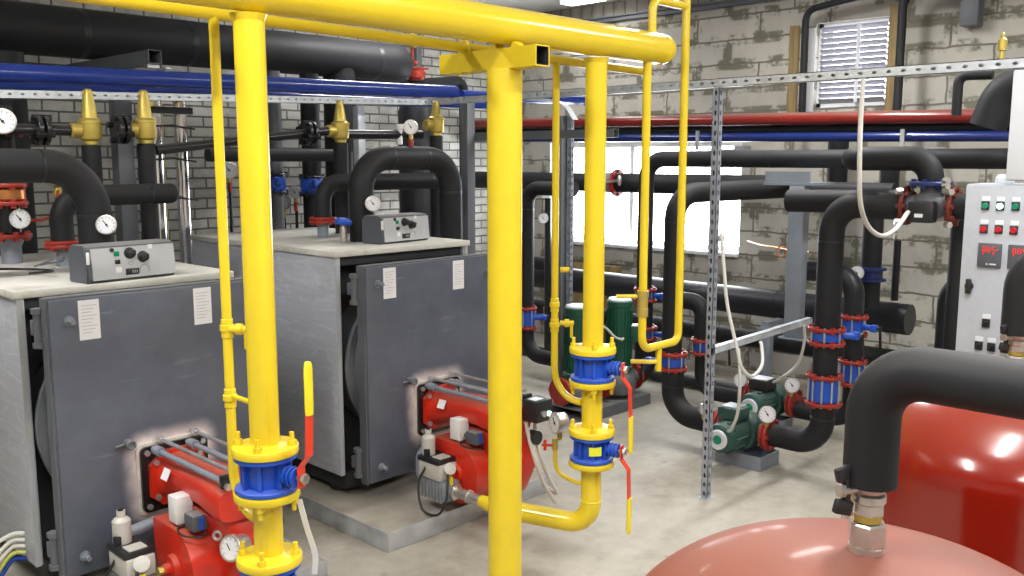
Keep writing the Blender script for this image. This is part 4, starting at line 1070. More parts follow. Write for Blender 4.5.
retpipe(3.03, 1.67, 3.95, 'black return pipe with red flange passing behind the U shaped pipe', BM)

# stack of red valves on the left boiler, cut by the photo's left edge
SX, SY = 1.475, 4.73
o = root('check_valve_stack', 'red flanged valve stack on the left boiler at the photo edge', 'valve', (SX, SY, BT))
part('stub', MB().lathe([(0.045, 0), (0.045, 0.08), (0.055, 0.1), (0.055, 0.12)], (SX, SY, BT), (0, 0, 1), 20), GREYB, o)
part('flange', MB().flange((SX, SY, BT + 0.13), (0, 0, 1), 0.095, 0.02, 8, 0.009, 0.012), REDF, o)
part('valve_body', MB().lathe([(0.055, 0), (0.055, 0.13)], (SX, SY, BT + 0.145), (0, 0, 1), 20), BLKP, o)
part('flange', MB().flange((SX, SY, BT + 0.285), (0, 0, 1), 0.09, 0.02, 8, 0.009, 0.012), REDF, o)
part('strainer', MB().lathe([(0.07, 0), (0.078, 0.01), (0.078, 0.05), (0.07, 0.06)], (SX, SY, BT + 0.297), (0, 0, 1), 20), COPPER, o)
part('flange', MB().flange((SX, SY, BT + 0.37), (0, 0, 1), 0.09, 0.02, 8, 0.009, 0.012), REDF, o)
part('riser', MB().cyl((SX, SY, BT + 0.38), (SX, SY, 2.05), 0.05, seg=20), FOAM, o)
part('flange', MB().flange((SX, SY, 1.93), (0, 0, 1), 0.09, 0.02, 8, 0.009, 0.012), REDF, o)
sm = MB().sweep(spline([(1.53, 4.69, 1.52), (1.58, 4.6, 1.52), (1.63, 4.55, 1.56), (1.64, 4.55, 1.66)], 6), 0.007, 8)
solid('siphon_tube', sm, REDF, 'thin curved red siphon tube beside the valve stack', 'tube')
o = root('air_vent', 'small brass cock on a chrome tube between the left boiler pipes', 'valve', (1.71, 4.75, BT))
part('tube', MB().cyl((1.71, 4.75, BT), (1.71, 4.75, 1.62), 0.016, seg=12), CHROME, o)
part('cock', MB().lathe([(0.018, 0), (0.022, 0.02), (0.012, 0.05)], (1.71, 4.75, 1.62), (0, 0, 1), 12), BRASS, o)
part('cap', MB().lathe([(0.02, 0), (0.05, 0.012), (0.05, 0.02)], (1.71, 4.75, 1.67), (0, 0, 1), 16), NICKEL, o)

TC = lambda p: (CAM - V(p))
gauge((1.625, 3.985, 1.524), (-0.45, -0.88, 0.1), 0.040, 'thermometer dial on the arch pipe of the left boiler', stem=(0.3, 0.9, 0), stem_len=-0.02, group='round dial gauges')
gauge((1.43, 4.44, 1.538), (-0.30, -0.95, 0.05), 0.041, 'dial on the red valve stack at left edge', stem=(0.15, 0.98, 0), stem_len=0.19)
gauge((3.045, 3.97, 1.567), (-0.55, -0.83, 0.1), 0.040, 'dial on the left leg of the U shaped pipe', stem=(0.1, 0.98, 0), stem_len=-0.02)
gauge((3.44, 4.42, 1.455), (-0.55, -0.83, 0.1), 0.034, 'small dim dial under the U shaped pipe arch', stem=(0, 0, -1), stem_len=0.062)
gauge((3.40, 4.07, 1.985), (-0.62, -0.78, 0.0), 0.040, 'white dial standing on top of the U shaped pipe', stem_len=0.07, red=True)
gauge((1.36, 4.35, 1.965), (-0.25, -0.96, 0.0), 0.052, 'white dial at the photo left edge above the arch pipe', stem=(0, 0.99, -0.1), stem_len=0.17)
gauge((3.32, 5.98, 1.73), (-0.5, -0.86, 0.0), 0.058, 'white dial behind the nearest yellow drop pipe', stem_len=0.1, red=True)
gauge((3.90, 6.05, 1.558), (-0.75, -0.65, 0.0), 0.046, 'small white dial between two blue valves near the brick wall', stem_len=0.1, red=True)
for gx, gy, gz in ((3.335, 6.0, 1.58), (3.92, 6.065, 1.425), (3.555, 5.66, 1.40)):
    solid('thin_riser', MB().cyl((gx, gy, 0), (gx, gy, gz), 0.012, seg=10), BLKP, {3.335: 'thin dark tube under the dial behind the nearest yellow drop', 3.92: 'thin dark tube under the small dial between the blue valves', 3.555: 'thin dark tube under the dial peeping out beside the yellow drop'}[gx], 'tube')
gauge((3.55, 5.65, 1.50), (-0.9, -0.4, 0.0), 0.046, 'dial peeping out right of the nearest yellow drop pipe', stem_len=0.06)

# ------------------------------------------------------------------ brass safety valves
def safety(x, y, z, zbot, label, flx=None, flx0=None, dz=0.0, sh=1.0):
    r = root('safety_valve', label, 'valve', (x, y, zbot), 0, 'brass safety valves')
    b = MB().lathe([(0.030, -0.075), (0.034, -0.07), (0.034, -0.055), (0.048, -0.045), (0.052, -0.03), (0.052, 0.03), (0.056, 0.032), (0.056, 0.044), (0.046, 0.05), (0.038, 0.055), (0.024, 0.16 * sh), (0.022, 0.165 * sh)], (x, y, z), (0, 0, 1), 24)
    b.lathe([(0.034, 0), (0.036, 0.004), (0.036, 0.045), (0.03, 0.05)], (x - 0.045, y, z - 0.005), (-1, 0, 0), 20)
    part('valve_body', b, BRASS, r)
    part('cap', MB().lathe([(0.023, 0), (0.02, 0.012), (0.020, 0.022), (0.012, 0.03)], (x, y, z + 0.165 * sh), (0, 0, 1), 12).box((x, y, z + 0.165 * sh + 0.015), (0.05, 0.006, 0.012)), BRASS, r)
    part('tail_pipe', MB().cyl((x, y, zbot), (x, y, z - 0.073), 0.044, seg=20), FOAM, r)
    if flx is not None:
        part('inlet_pipe', MB().cyl((x - 0.095, y, z - 0.005), (flx0, y, z - 0.005 + dz), 0.026, seg=18), BLKP, r)
        k = (x - 0.095 - flx) / (x - 0.095 - flx0)
        f = MB()
        for q in (-0.017, 0.017): f.flange((flx + q, y, z - 0.005 + dz * k), (1, 0, 0), 0.072, 0.02, 4, 0.011, 0.014, 0.4)
        part('flange', f, BLKP, r)
    return r
YV = 4.6
safety(1.826, YV, 1.945, BT, 'brass safety valve above the left boiler, first from left edge', 1.60, 0.9)
safety(2.10, YV, 1.955, 0.0, 'brass safety valve second from left edge, beside the chrome flues', 1.975, 1.945)
safety(3.295, YV, 1.975, BM, 'brass safety valve right of the nearest yellow drop pipe', 3.07, 2.15, -0.12, 0.9)
safety(4.06, YV, 2.03, 0.0, 'brass safety valve under the rack corner behind the U shaped pipe', sh=0.75)
o = solid('discharge_pipe', MB().pipe([(3.35, 4.68, 1.955), (4.0, 4.72, 1.965), (4.03, 4.72, 1.965)], 0.03, 0.05, 18), BLKP, 'black glossy pipe behind the white dial on the U shaped pipe', 'pipe')
part('white_tee', MB().cyl((3.83, 4.70, 2.02), (3.83, 4.70, 1.90), 0.02, seg=14).lathe([(0.03, 0), (0.03, 0.03)], (3.83, 4.70, 2.0), (0, 0, 1), 14), WHITE, o)
foam([(2.75, 5.2, 1.832), (3.655, 5.2, 1.832), (3.70, 5.2, 1.832)], 0.042, 0.02, 'insulated_branch_pipe', 'grey black level pipe right of the nearest yellow drop, near the wall')

# ------------------------------------------------------------------ chrome flues and risers along the brick wall
solid('chrome_flue', MB().cyl((2.56, 5.5, 0), (2.56, 5.5, 2.17), 0.055, seg=28), CHROME, 'shiny chrome vertical pipe, left one of the pair', 'pipe', 'chrome flue pipes')
solid('chrome_flue', MB().cyl((2.735, 5.5, 0), (2.735, 5.5, 2.17), 0.040, seg=28), CHROME, 'shiny chrome vertical pipe, right one of the pair', 'pipe', 'chrome flue pipes')
o = solid('flue_bracket', MB().box((2.66, 5.445, 2.10), (0.26, 0.02, 0.04)), BLK, 'black flat bracket tied across both chrome flues', 'bracket')
for z in (2.0, 1.80, 1.56): part('wire_tie', MB().sweep([(2.5, 5.44, z), (2.65, 5.435, z + 0.01), (2.8, 5.44, z - 0.01)], 0.006, 6), BLK, o)
solid('thin_riser', MB().cyl((2.655, 5.6, 0), (2.655, 5.6, 2.35), 0.017, seg=12), BRASS, 'thin brassy pipe between the chrome flues', 'pipe')
solid('steel_post', MB().span((2.36, 5.55, 0), (2.46, 5.65, 2.33), 0.004), GREYP, 'grey square steel post left of the chrome flues', 'post')
foam([(1.85, 5.8, 0), (1.85, 5.8, 2.41)], 0.10, 0.05, 'insulated_riser', 'thick black vertical riser under the big duct at left edge')
def riser(x, y, z1, r, zv, label, m):
    o = solid('wall_riser', MB().cyl((x, y, 0), (x, y, zv - 0.06), r, seg=20), m, 'lower length of ' + label, 'pipe')
    solid('wall_riser', MB().cyl((x, y, zv + 0.06), (x, y, z1), r, seg=20), m, 'upper length of ' + label, 'pipe')
    v = root('butterfly_valve', 'small blue valve on ' + label, 'valve', (x, y, zv - 0.06))
    part('valve_body', MB().lathe([(r + 0.01, 0), (r + 0.015, 0.005), (r + 0.015, 0.115), (r + 0.01, 0.12)], (x, y, zv - 0.06), (0, 0, 1), 20).cyl((x, y, zv), (x - 0.06, y - r - 0.07, zv), 0.036, seg=14), BLUE, v)
    part('hand_lever', MB().box((x - 0.07, y - r - 0.08, zv + 0.015), (0.04, 0.04, 0.06), None, 0.01), BLUE, v)
    part('flange', MB().flange((x, y, zv - 0.062), (0, 0, 1), r + 0.03, 0.012, 6), BLKP, v)
    part('flange', MB().flange((x, y, zv + 0.062), (0, 0, 1), r + 0.03, 0.012, 6), BLKP, v)
riser(3.47, 5.6, 2.4, 0.045, 1.64, 'the grey riser right of the nearest yellow drop', GREYP)
riser(3.755, 5.6, 2.4, 0.066, 1.62, 'the black riser behind the middle boiler', FOAM)
solid('wall_riser', MB().cyl((4.02, 5.55, 0), (4.02, 5.55, 1.86), 0.05, seg=18), FOAM, 'black riser left of the U shaped pipe, near the wall', 'pipe')
solid('thin_riser', MB().cyl((3.86, 5.7, 0), (3.86, 5.7, 1.85), 0.017, seg=12), STEEL, 'thin bright steel pipe beside the black riser', 'pipe')
o = solid('hydraulic_separator', MB().lathe([(0.05, 0.0), (0.05, 0.2), (0.168, 0.26), (0.168, 2.18), (0.15, 2.24), (0.08, 2.28), (0.0, 2.29)], (4.93, 5.8, 0), (0, 0, 1), 36), FOAMC, 'wide black upright vessel behind the U shaped pipe', 'vessel')
solid('thin_riser', MB().cyl((4.72, 5.35, 0), (4.72, 5.35, 2.0), 0.02, seg=12), BLUEP, 'thin blue grey pipe in front of the black upright vessel', 'pipe')

# ------------------------------------------------------------------ the fat duct, blue pipes and its brackets
d = solid('insulated_duct', MB().pipe([(-0.5, 6.0, 2.565), (4.95, 6.0, 2.585), (4.95, YW - 0.002, 2.585)], 0.15, 0.17, 36), FOAM, 'fattest black insulated pipe running high along the brick wall', 'duct')
part('down_leg', MB().pipe([(4.30, 6.0, 2.50), (4.30, 6.0, 0.0)], 0.125, 0.1, 28), FOAM, d)
for x in (2.35, 3.05, 3.42, 4.62): part('joint_tape', MB().lathe([(0.15, -0.02), (0.1515, -0.018), (0.1515, 0.018), (0.15, 0.02)], (x, 6.0, 2.565 + 0.02 * (x + 0.5) / 5.45), (1, 0, 0), 36), FOAMC, d)
o = root('duct_bracket', 'open ended grey square tube bracket under the fat duct', 'bracket', (2.455, 5.9, 2.35))
part('square_tube', sqtube((2.455, 5.2, 2.385), (2.455, YW - 0.001, 2.385), 0.078, 0.004), GREYP, o)
part('pipe_clip', MB().box((2.455, 5.25, 2.335), (0.07, 0.05, 0.02)), STEEL, o)
part('pipe_clip', MB().box((2.455, 5.1, 2.31), (0.03, 0.12, 0.01)), STEEL, o)
solid('blue_pipe', MB().cyl((-1.5, 5.0, 2.166), (4.60, 5.0, 2.288), 0.046, seg=26), BLUEP, 'long blue pipe just above the left slotted rail', 'pipe', 'blue pipes')
solid('blue_pipe', MB().cyl((-1.5, 5.3, 2.135), (5.3, 5.3, 2.235), 0.030, seg=22), BLUEP, 'thinner shaded blue pipe behind the long blue one', 'pipe', 'blue pipes')
solid('blue_pipe', MB().cyl((4.66, 5.0, 2.272), (6.2, 5.0, 2.292), 0.036, seg=22), BLUEP, 'short blue pipe length right of the grey rack column', 'pipe', 'blue pipes')
# wall fittings upper left
solid('conduit_riser', MB().cyl((5.60, 6.6, 2.3), (5.60, 6.6, ZC - 0.002), 0.045, seg=16), GREYP, 'grey vertical pipe on the brick wall right of the fat duct', 'pipe')
o = root('automatic_air_vent', 'brass air vent over a red valve right of the fat duct end', 'valve', (5.42, 6.45, 2.56))
part('float_body', MB().lathe([(0.03, 0), (0.045, 0.02), (0.045, 0.13), (0.03, 0.15)], (5.42, 6.45, 2.79), (0, 0, 1), 18), BRASS, o)
part('stem', MB().cyl((5.42, 6.45, 2.56), (5.42, 6.45, 2.79), 0.016, seg=12), REDF, o)
part('cock_handle', MB().box((5.37, 6.42, 2.66), (0.12, 0.02, 0.02), None, 0.004).cyl((5.42, 6.45, 2.66), (5.42, 6.40, 2.66), 0.014, seg=10), REDL, o)
foam([(5.2, 6.35, 2.45), (5.95, 6.35, 2.53), (5.95, 6.35, 1.3)], 0.045, 0.09, 'insulated_wall_pipe', 'black bent pipe on the brick wall under the brass air vent')
solid('red_wall_valve', MB().lathe([(0.06, 0), (0.075, 0.02), (0.075, 0.07), (0.04, 0.09)], (5.3, 6.25, 2.49), (0, 0, 1), 18).box((5.3, 6.22, 2.59), (0.2, 0.02, 0.02), None, 0.004), REDF, 'red valve lying on the black bent wall pipe', 'valve')

# small loose things on the boiler tops
solid('signal_wire', MB().sweep(spline([(1.22, 4.30, 1.340), (1.30, 4.2, 1.343), (1.38, 4.12, 1.341), (1.40, 4.0, 1.342), (1.30, 3.98, 1.342)], 7), 0.005, 8), BLK, 'thin black wire lying on the left boiler top', 'wire')
solid('signal_wire', MB().sweep(spline([(1.41, 4.24, 1.341), (1.46, 4.18, 1.37), (1.52, 4.22, 1.38), (1.55, 4.30, 1.35), (1.50, 4.33, 1.342), (1.45, 4.28, 1.341)], 7), 0.004, 8), GREYB, 'coiled grey wire beside the panel on the left boiler', 'wire')
o = root('drain_valve', 'small blue handled valve behind the middle boiler panel', 'valve', (3.03, 4.12, BT))
o.location = (2.905, 4.05, BM); INV[o.name] = Matrix.Translation(V((-2.905, -4.05, -BM)))
part('valve_body', MB().lathe([(0.014, 0), (0.02, 0.02), (0.02, 0.07), (0.014, 0.1)], (2.905, 4.05, BM), (0, 0, 1), 14), NICKEL, o)
part('hand_wheel', MB().lathe([(0.042, 0), (0.046, 0.006), (0.046, 0.02), (0.036, 0.03), (0.02, 0.035)], (2.905, 4.05, BM + 0.1), (0.1, -0.1, 1), 20), BLUE, o)
o = solid('cable_bundle', MB().sweep(spline([(1.155, 3.80, 0.33), (1.11, 3.82, 0.33), (1.03, 3.84, 0.28), (1.0, 3.85, 0.15), (1.02, 3.8, 0.1)], 7), 0.009, 8), CABLE, 'white cable entering the left boiler casing, topmost', 'cable', 'cables into the left boiler')
for i, (dz, mt, lb) in enumerate(((-0.026, CABLE, 'white cable entering the left boiler casing, second from top'), (-0.052, CABLE, 'white cable entering the left boiler casing, third from top'), (-0.078, CABLEG, 'yellow green cable entering the left boiler casing'), (-0.104, BLUEP, 'dark blue cable entering the left boiler casing, lowest'))):
    solid('cable_bundle', MB().sweep(spline([(1.155, 3.80, 0.33 + dz), (1.11, 3.82, 0.33 + dz), (1.045 + i * 0.006, 3.83, 0.27 + dz), (1.02 + i * 0.008, 3.84, 0.16), (1.04, 3.79 - i * 0.02, 0.1)], 7), 0.009, 8), mt, lb, 'cable', 'cables into the left boiler')
# ================================================================== slotted rack
def angle(name, a, b, v, n, label, w1=0.042, w2=0.042, group='slotted angle rack', hl=0.026, hw=0.014, pitch=0.05, m_=None):
    """slotted L profile from a to b; one flange spreads along v, the other along n"""
    a, b, v, n = V(a), V(b), V(v).normalized(), V(n).normalized()
    u = (b - a); L = u.length; u.normalize()
    m = MB()
    m.slots(a, u, v, n, L, w1, 0.003, pitch, hl, hw)
    m.slots(a, u, n, v, L, w2, 0.003, pitch, hl, hw)
    # added back flanges close the profile so the slots look dark
    for (o_, d_) in ((a + n * w2, v), (a + v * w1, n)):
        q = [o_, o_ + u * L, o_ + u * L + d_ * (w1 if d_ is v else w2), o_ + d_ * (w1 if d_ is v else w2)]
        t_ = (n if d_ is v else v) * -0.002
        m.rings([q, [p + t_ for p in q]])
    return solid(name, m, m_ or SLOT, label, 'slotted angle', group, sharp=20)
angle('slotted_post', (4.10, 2.50, 0.006), (4.10, 2.50, 2.160), (0, 1, 0), (1, 0, 0), 'full height slotted steel post standing alone on the floor', 0.038, 0.038, m_=SLOTD)
solid('post_foot', MB().box((4.123, 2.522, 0.003), (0.066, 0.062, 0.006), None, 0.002), SLOT, 'flat steel foot plate under the slotted post', 'plate')
angle('slotted_rail', (4.10, 0.55, 2.205), (4.10, 4.72, 2.205), (0, 0, -1), (1, 0, 0), 'long slotted rail running right from the rack corner', hl=0.021, hw=0.013, pitch=0.0625)
angle('slotted_rail', (-0.9, 4.72, 2.055), (4.10, 4.72, 2.205), (0, 0, -1), (0, 1, 0), 'slotted rail running left from the rack corner over the boilers', hl=0.018, hw=0.010, pitch=0.055)
angle('slotted_rail', (4.10, 2.50, 0.825), (5.25, 2.50, 0.845), (0, 0, -1), (0, 1, 0), 'short slotted rail bracing the lone post low over the pumps', 0.036, 0.036, hl=0.012, hw=0.006)
angle('slotted_post', (5.0, 4.235, 0.0), (5.0, 4.235, 2.11), (0, 1, 0), (1, 0, 0), 'slotted post right behind the thick yellow post', 0.036, 0.036, m_=SLOTD)
solid('rack_column', MB().span((4.96, 4.285, 0), (5.04, 4.36, 2.11), 0.003), GREYP, 'dark grey column beside the slotted post behind the yellow drop', 'column')
ct = MB(); pts = spline([(4.9, 5.02, 2.255), (5.0, 4.72, 2.24), (5.0, 4.42, 2.215), (5.0, 4.28, 2.17), (5.0, 4.2, 2.08)], 6)
R = [[p + V((-0.03, -0.004, 0)), p + V((0.03, -0.004, 0)), p + V((0.03, 0.004, 0.012)), p + V((-0.03, 0.004, 0.012))] for p in pts]
solid('cable_strip', ct.rings(R), SLOT, 'bent pale metal strip hooked over behind the yellow post', 'strip')
solid('rack_column', MB().span((4.205, 4.455, 0), (4.275, 4.525, 2.20), 0.003), GREYP, 'dark grey square column under the rack corner', 'column')
solid('rack_crossbar', sqtube((4.301, 4.47, 1.955), (4.301, 3.3, 1.955), 0.05, 0.004), GREYP, 'grey square crossbar bolted to the corner column', 'bar')
solid('rail_post', MB().span((3.92, 5.26, 0), (3.98, 5.32, 2.17), 0.003), SLOT, 'pale galvanised post between two brass safety valves', 'post')

# ================================================================== block wall: red, blue and black runs
rp = solid('red_pipe', MB().cyl((6.3, 0.9, 2.06), (6.3, 6.7, 2.15), 0.046, seg=26), REDP, 'long red pipe along the block wall', 'pipe')
solid('gap_shadow_rod', MB().cyl((6.36, 0.9, 1.995), (6.36, 6.7, 2.07), 0.036, seg=20), FOAM, 'thin black rod added as the shadow gap between the red and blue pipes', 'pipe')  # black rod stands in for the shadowed gap between the two pipes
solid('blue_pipe', MB().cyl((6.3, 0.9, 1.935), (6.3, 6.7, 2.01), 0.034, seg=22), BLUED, 'blue pipe under the red pipe on the block wall', 'pipe', 'blue pipes')
for y, lb in ((2.41, 'pipe hanger strap on the red and blue pipes, right of the white cable'), (4.0, 'pipe hanger strap on the red and blue pipes, near the slotted post')):
    zz = 1.952 + (y - 0.9) * 0.0145
    solid('pipe_hanger', MB().span((6.25, y - 0.014, zz - 0.11), (6.262, y + 0.014, zz + 0.03)).span((6.25, y - 0.014, zz - 0.12), (6.9, y + 0.014, zz - 0.108)).span((6.9, y - 0.05, zz - 0.15), (XW - 0.001, y + 0.05, zz - 0.08)), STEEL, lb, 'bracket', 'pipe hangers')
foam([(6.75, 3.38, 2.0), (6.75, 3.38, 2.93), (6.75, 2.66, 3.02), (6.75, 1.7, 3.06)], 0.028, 0.1, 'thin_insulated_pipe', 'thin black pipe bending over the louvred window, left one', seg=16)
foam([(6.7, 2.63, 2.0), (6.7, 2.63, 2.95), (6.7, 1.6, 2.97)], 0.030, 0.08, 'thin_insulated_pipe', 'thin black pipe right of the louvred window', seg=16)
solid('wall_column', MB().span((6.86, 2.18, 2.72), (6.98, 2.30, 3.07), 0.003).box((6.9, 2.42, 3.0), (0.06, 0.34, 0.05), Matrix.Rotation(0.5, 4, 'X')), GREYP, 'dark steel stub with a diagonal brace high on the block wall', 'bracket')
o = foam([(5.6, 1.68, 2.27), (5.6, 1.86, 2.275), (5.6, 1.86, 2.05)], 0.027, 0.05, 'thin_insulated_pipe', 'short black elbow above the right end of the red pipe', seg=16)
foam([(5.5, 1.66, 1.98), (5.5, 1.60, 2.16), (5.5, 1.2, 2.38)], 0.095, 0.16, 'insulated_branch_pipe', 'fat dark elbow rising behind the upper white cabinet')
solid('brass_air_vent', MB().lathe([(0.010, 0), (0.010, 0.03), (0.018, 0.035), (0.018, 0.075), (0.008, 0.085), (0.008, 0.10), (0.004, 0.105)], (4.125, 1.21, 2.207), (0, 0, 1), 16), BRASS, 'tiny brass air vent standing on the right slotted rail', 'valve')

P1X = 5.6
foam([(P1X, 1.2, 1.807), (P1X, 4.01, 1.807), (P1X, 4.01, 0.850)], 0.058, 0.15, 'insulated_main', 'black pipe running right at eye level after dropping behind the vent loop', [((P1X, 3.0, 1.807), (0, 1, 0)), ((P1X, 2.1, 1.807), (0, 1, 0))])
foam([(6.2, 3.25, 1.61), (6.2, 4.72, 1.61)], 0.080, 0.1, 'insulated_main', 'thick black level pipe crossing the bright window, right of the red clamp', [((6.2, 3.7, 1.61), (0, 1, 0))])
foam([(6.2, 5.0, 1.61), (6.2, 6.6, 1.61)], 0.080, 0.1, 'insulated_main', 'thick black level pipe crossing the window left end, behind yellow posts')
v = root('clamp_valve', 'butterfly valve with red rings in the level pipe before the window', 'valve', (6.2, 4.86, 1.50))
for y in (4.735, 4.985): part('flange', MB().flange((6.2, y, 1.61), (0, 1, 0), 0.115, 0.02, 8, 0.009, 0.012), REDF, v)
part('valve_body', MB().cyl((6.2, 4.75, 1.61), (6.2, 4.97, 1.61), 0.085, seg=24), GREYB, v)
part('lever', MB().sweep([(6.13, 4.80, 1.61), (6.06, 4.72, 1.62), (6.05, 4.60, 1.635)], 0.011, 8).sphere((6.05, 4.60, 1.635), 0.035, (0.6, 0.5, 1.3), 12), NICKEL, v)
P2X = 4.8
foam([(5.85, 2.92, 1.615), (P2X, 3.215, 1.594), (P2X, 3.215, 0.598)], 0.064, 0.16, 'insulated_main', 'black pipe dropping to the front pump right of the vent loop', [((P2X, 3.215, 1.42), (0, 0, 1))])
foam([(5.9, 3.0, 1.60), (5.9, 2.75, 1.6), (5.9, 2.3, 1.6)], 0.055, 0.05, 'insulated_branch_pipe', 'short dim black pipe behind the top of the grey column')
foam([(5.08, 2.60, 1.56), (5.08, 1.93, 1.575)], 0.066, 0.13, 'insulated_branch_pipe', 'black pipe with rounded end just right of the grey column')

# butterfly valves: two red flanges, blue body, gear or lever
def bfly(p, r, half, label, lever=None, tie=False, bolts=6):
    """flanged valve on a vertical pipe, centred at p"""
    x, y, z = p
    o = root('butterfly_valve' if not tie else 'check_valve', label, 'valve', (x, y, z - half), 0, 'red and blue flanged valves')
    R = r + 0.032
    for s in (-1, 1): part('flange', MB().flange((x, y, z + s * (half - 0.009)), (0, 0, 1), R, 0.018, bolts, 0.009, 0.010, 0.3 + s * 0.0), REDF, o)
    part('valve_body', MB().lathe([(r, 0), (r + 0.012, 0.004), (r + 0.012, 2 * half - 0.044), (r, 2 * half - 0.04)], (x, y, z - half + 0.02), (0, 0, 1), 26), BLUE, o)
    for k in range(10 if tie else bolts):
        a = 2 * PI * k / (10 if tie else bolts) + 0.3
        part('tie_bolt', MB().cyl((x + R * 0.84 * math.cos(a), y + R * 0.84 * math.sin(a), z - half - 0.006), (x + R * 0.84 * math.cos(a), y + R * 0.84 * math.sin(a), z + half + 0.006), 0.006, seg=8), STEEL, o)
    if lever:
        d = V(lever).normalized(); c = V((x, y, z))
        part('valve_neck', MB().cyl(c + d * r, c + d * (r + 0.085), 0.019, seg=14).box(c + d * (r + 0.09), (0.04, 0.04, 0.045), None, 0.006), BLUE, o)
        part('hand_lever', MB().sweep([c + d * (r + 0.11), c + d * (r + 0.13) + V((0, 0, 0.01)), c + d * (r + 0.14) - V((0, 0, 0.12))], 0.010, 8), BLKP, o)
    return o
bfly((P2X, 3.205, 0.540), 0.062, 0.056, 'red flanged blue valve on the drop to the front pump', -RT)
foam([(P2X, 3.20, 0.482), (P2X, 3.20, 0.20), (P2X, 2.84, 0.20)], 0.070, 0.16, 'pump_inlet_pipe', 'fat black elbow sweeping along the floor to the front pump', [((P2X, 3.20, 0.385), (0, 0, 1))])
P3Y = 2.20
foam([(P2X, 1.83, 1.562), (P2X, P3Y, 1.562), (P2X, P3Y, 0.885)], 0.069, 0.15, 'insulated_main', 'black pipe from the three way valve bending down past the grey column', [((P2X, P3Y, 1.36), (0, 0, 1))])
bfly((P2X, P3Y, 0.836), 0.069, 0.048, 'blue butterfly valve with red flanges, upper one on the pipe right of the short rail', RT)
foam([(P2X, P3Y, 0.787), (P2X, P3Y, 0.619)], 0.067, 0.05, 'pipe_spool', 'short black lagged length between the two red flanged valves')
bfly((P2X, P3Y, 0.532), 0.069, 0.086, 'check valve caged by pale tie bolts, below the blue butterfly valve', None, True)
foam([(P2X, P3Y - 0.0, 0.445), (P2X, P3Y, 0.205), (P2X, 2.52, 0.205)], 0.066, 0.15, 'pump_outlet_pipe', 'fat black elbow leaving the front pump at right', [((P2X, P3Y, 0.37), (0, 0, 1))])

# three way mixing valve
v = root('mixing_valve', 'dark three way mixing valve with actuator left of the control cabinet', 'valve', (P2X, 1.69, 1.46))
part('valve_body', MB().sphere((P2X, 1.69, 1.575), 0.085, (1, 1.05, 0.9)).cyl((P2X, 1.58, 1.57), (P2X, 1.80, 1.57), 0.055, seg=20).cyl((P2X, 1.69, 1.60), (P2X, 1.69, 1.672), 0.05, seg=20), GREYP, v)
part('flange', MB().flange((P2X, 1.695, 1.682), (0, 0, 1), 0.105, 0.022, 8, 0.009, 0.012), NAVY, v)
part('flange', MB().flange((P2X, 1.805, 1.568), (0, 1, 0), 0.10, 0.02, 8, 0.009, 0.012), REDD, v)
part('flange', MB().flange((P2X, 1.575, 1.572), (0, 1, 0), 0.10, 0.02, 8, 0.009, 0.012), REDD, v)
act = part('actuator', MB().box((P2X - 0.115, 1.685, 1.545), (0.07, 0.125, 0.105), Matrix.Rotation(0.0, 4, 'Z'), 0.010), BLK, v, label='black actuator box')
part('label_plate', MB().box((P2X - 0.151, 1.69, 1.528), (0.002, 0.04, 0.018)), PAPER, act)
nb = MB()
for (y, z) in ((1.80, 1.645), (1.80, 1.49), (1.58, 1.645), (1.58, 1.485), (1.60, 1.70), (1.60, 1.675)): nb.lathe([(0.017, 0), (0.017, 0.03)], (P2X - 0.085, y, z), (-0.6, 0.8 if y > 1.7 else -0.8, 0), 6)
part('bolt_heads', nb, NICKEL, v)
foam([(5.5, 2.24, 1.807), (P2X, 2.12, 1.807), (P2X, 1.695, 1.807), (P2X, 1.695, 1.695)], 0.062, [0.12, 0.105], 'mixing_branch_pipe', 'black pipe curving down into the top of the mixing valve')
foam([(P2X, 1.563, 1.572), (P2X, 0.9, 1.572)], 0.064, 0.05, 'insulated_branch_pipe', 'black pipe leaving the mixing valve behind the control cabinet')
foam([(5.0, 1.60, 0.0), (5.0, 1.60, 1.50)], 0.050, 0.05, 'insulated_riser', 'black upright pipe along the left side of the control cabinet')
foam([(5.4, 1.765, 0.0), (5.4, 1.765, 1.12), (5.4, 1.3, 1.12)], 0.062, 0.12, 'insulated_riser', 'black upright pipe with rounded shoulder left of the control cabinet')

# back pump line on X = 5.6
QX = 5.6
foam([(QX, 3.80, 0.79), (QX, 3.49, 0.79), (QX, 3.49, 0.532)], 0.062, 0.1, 'insulated_riser', 'black drop to the rear pump behind the slotted post')
bfly((QX, 3.485, 0.475), 0.056, 0.055, 'blue valve with red flanges partly behind the slotted post', V((0.3, -1, 0)))
foam([(QX, 3.485, 0.418), (QX, 3.485, 0.15), (QX, 3.10, 0.15)], 0.055, 0.13, 'pump_inlet_pipe', 'black elbow on the floor behind the slotted post to the rear pump')
foam([(QX, 2.80, 1.085), (QX, 2.40, 1.085), (QX, 2.40, 0.835)], 0.064, 0.13, 'insulated_riser', 'glossy black elbow behind the pipe with the caged valve', m=FOAMC)
bfly((QX, 2.395, 0.766), 0.058, 0.065, 'blue valve with red flanges half hidden behind the front pipe, upper', V((-0.2, -1, 0)))
foam([(QX, 2.395, 0.70), (QX, 2.39, 0.545)], 0.056, 0.05, 'pipe_spool', 'short black length hidden between the rear pair of valves')
bfly((QX, 2.385, 0.465), 0.058, 0.08, 'caged check valve half hidden behind the front pipe, lower', None, True)
foam([(QX, 2.38, 0.385), (QX, 2.38, 0.15), (QX, 2.76, 0.15)], 0.058, 0.13, 'pump_outlet_pipe', 'black elbow from the rear pump behind the front one')

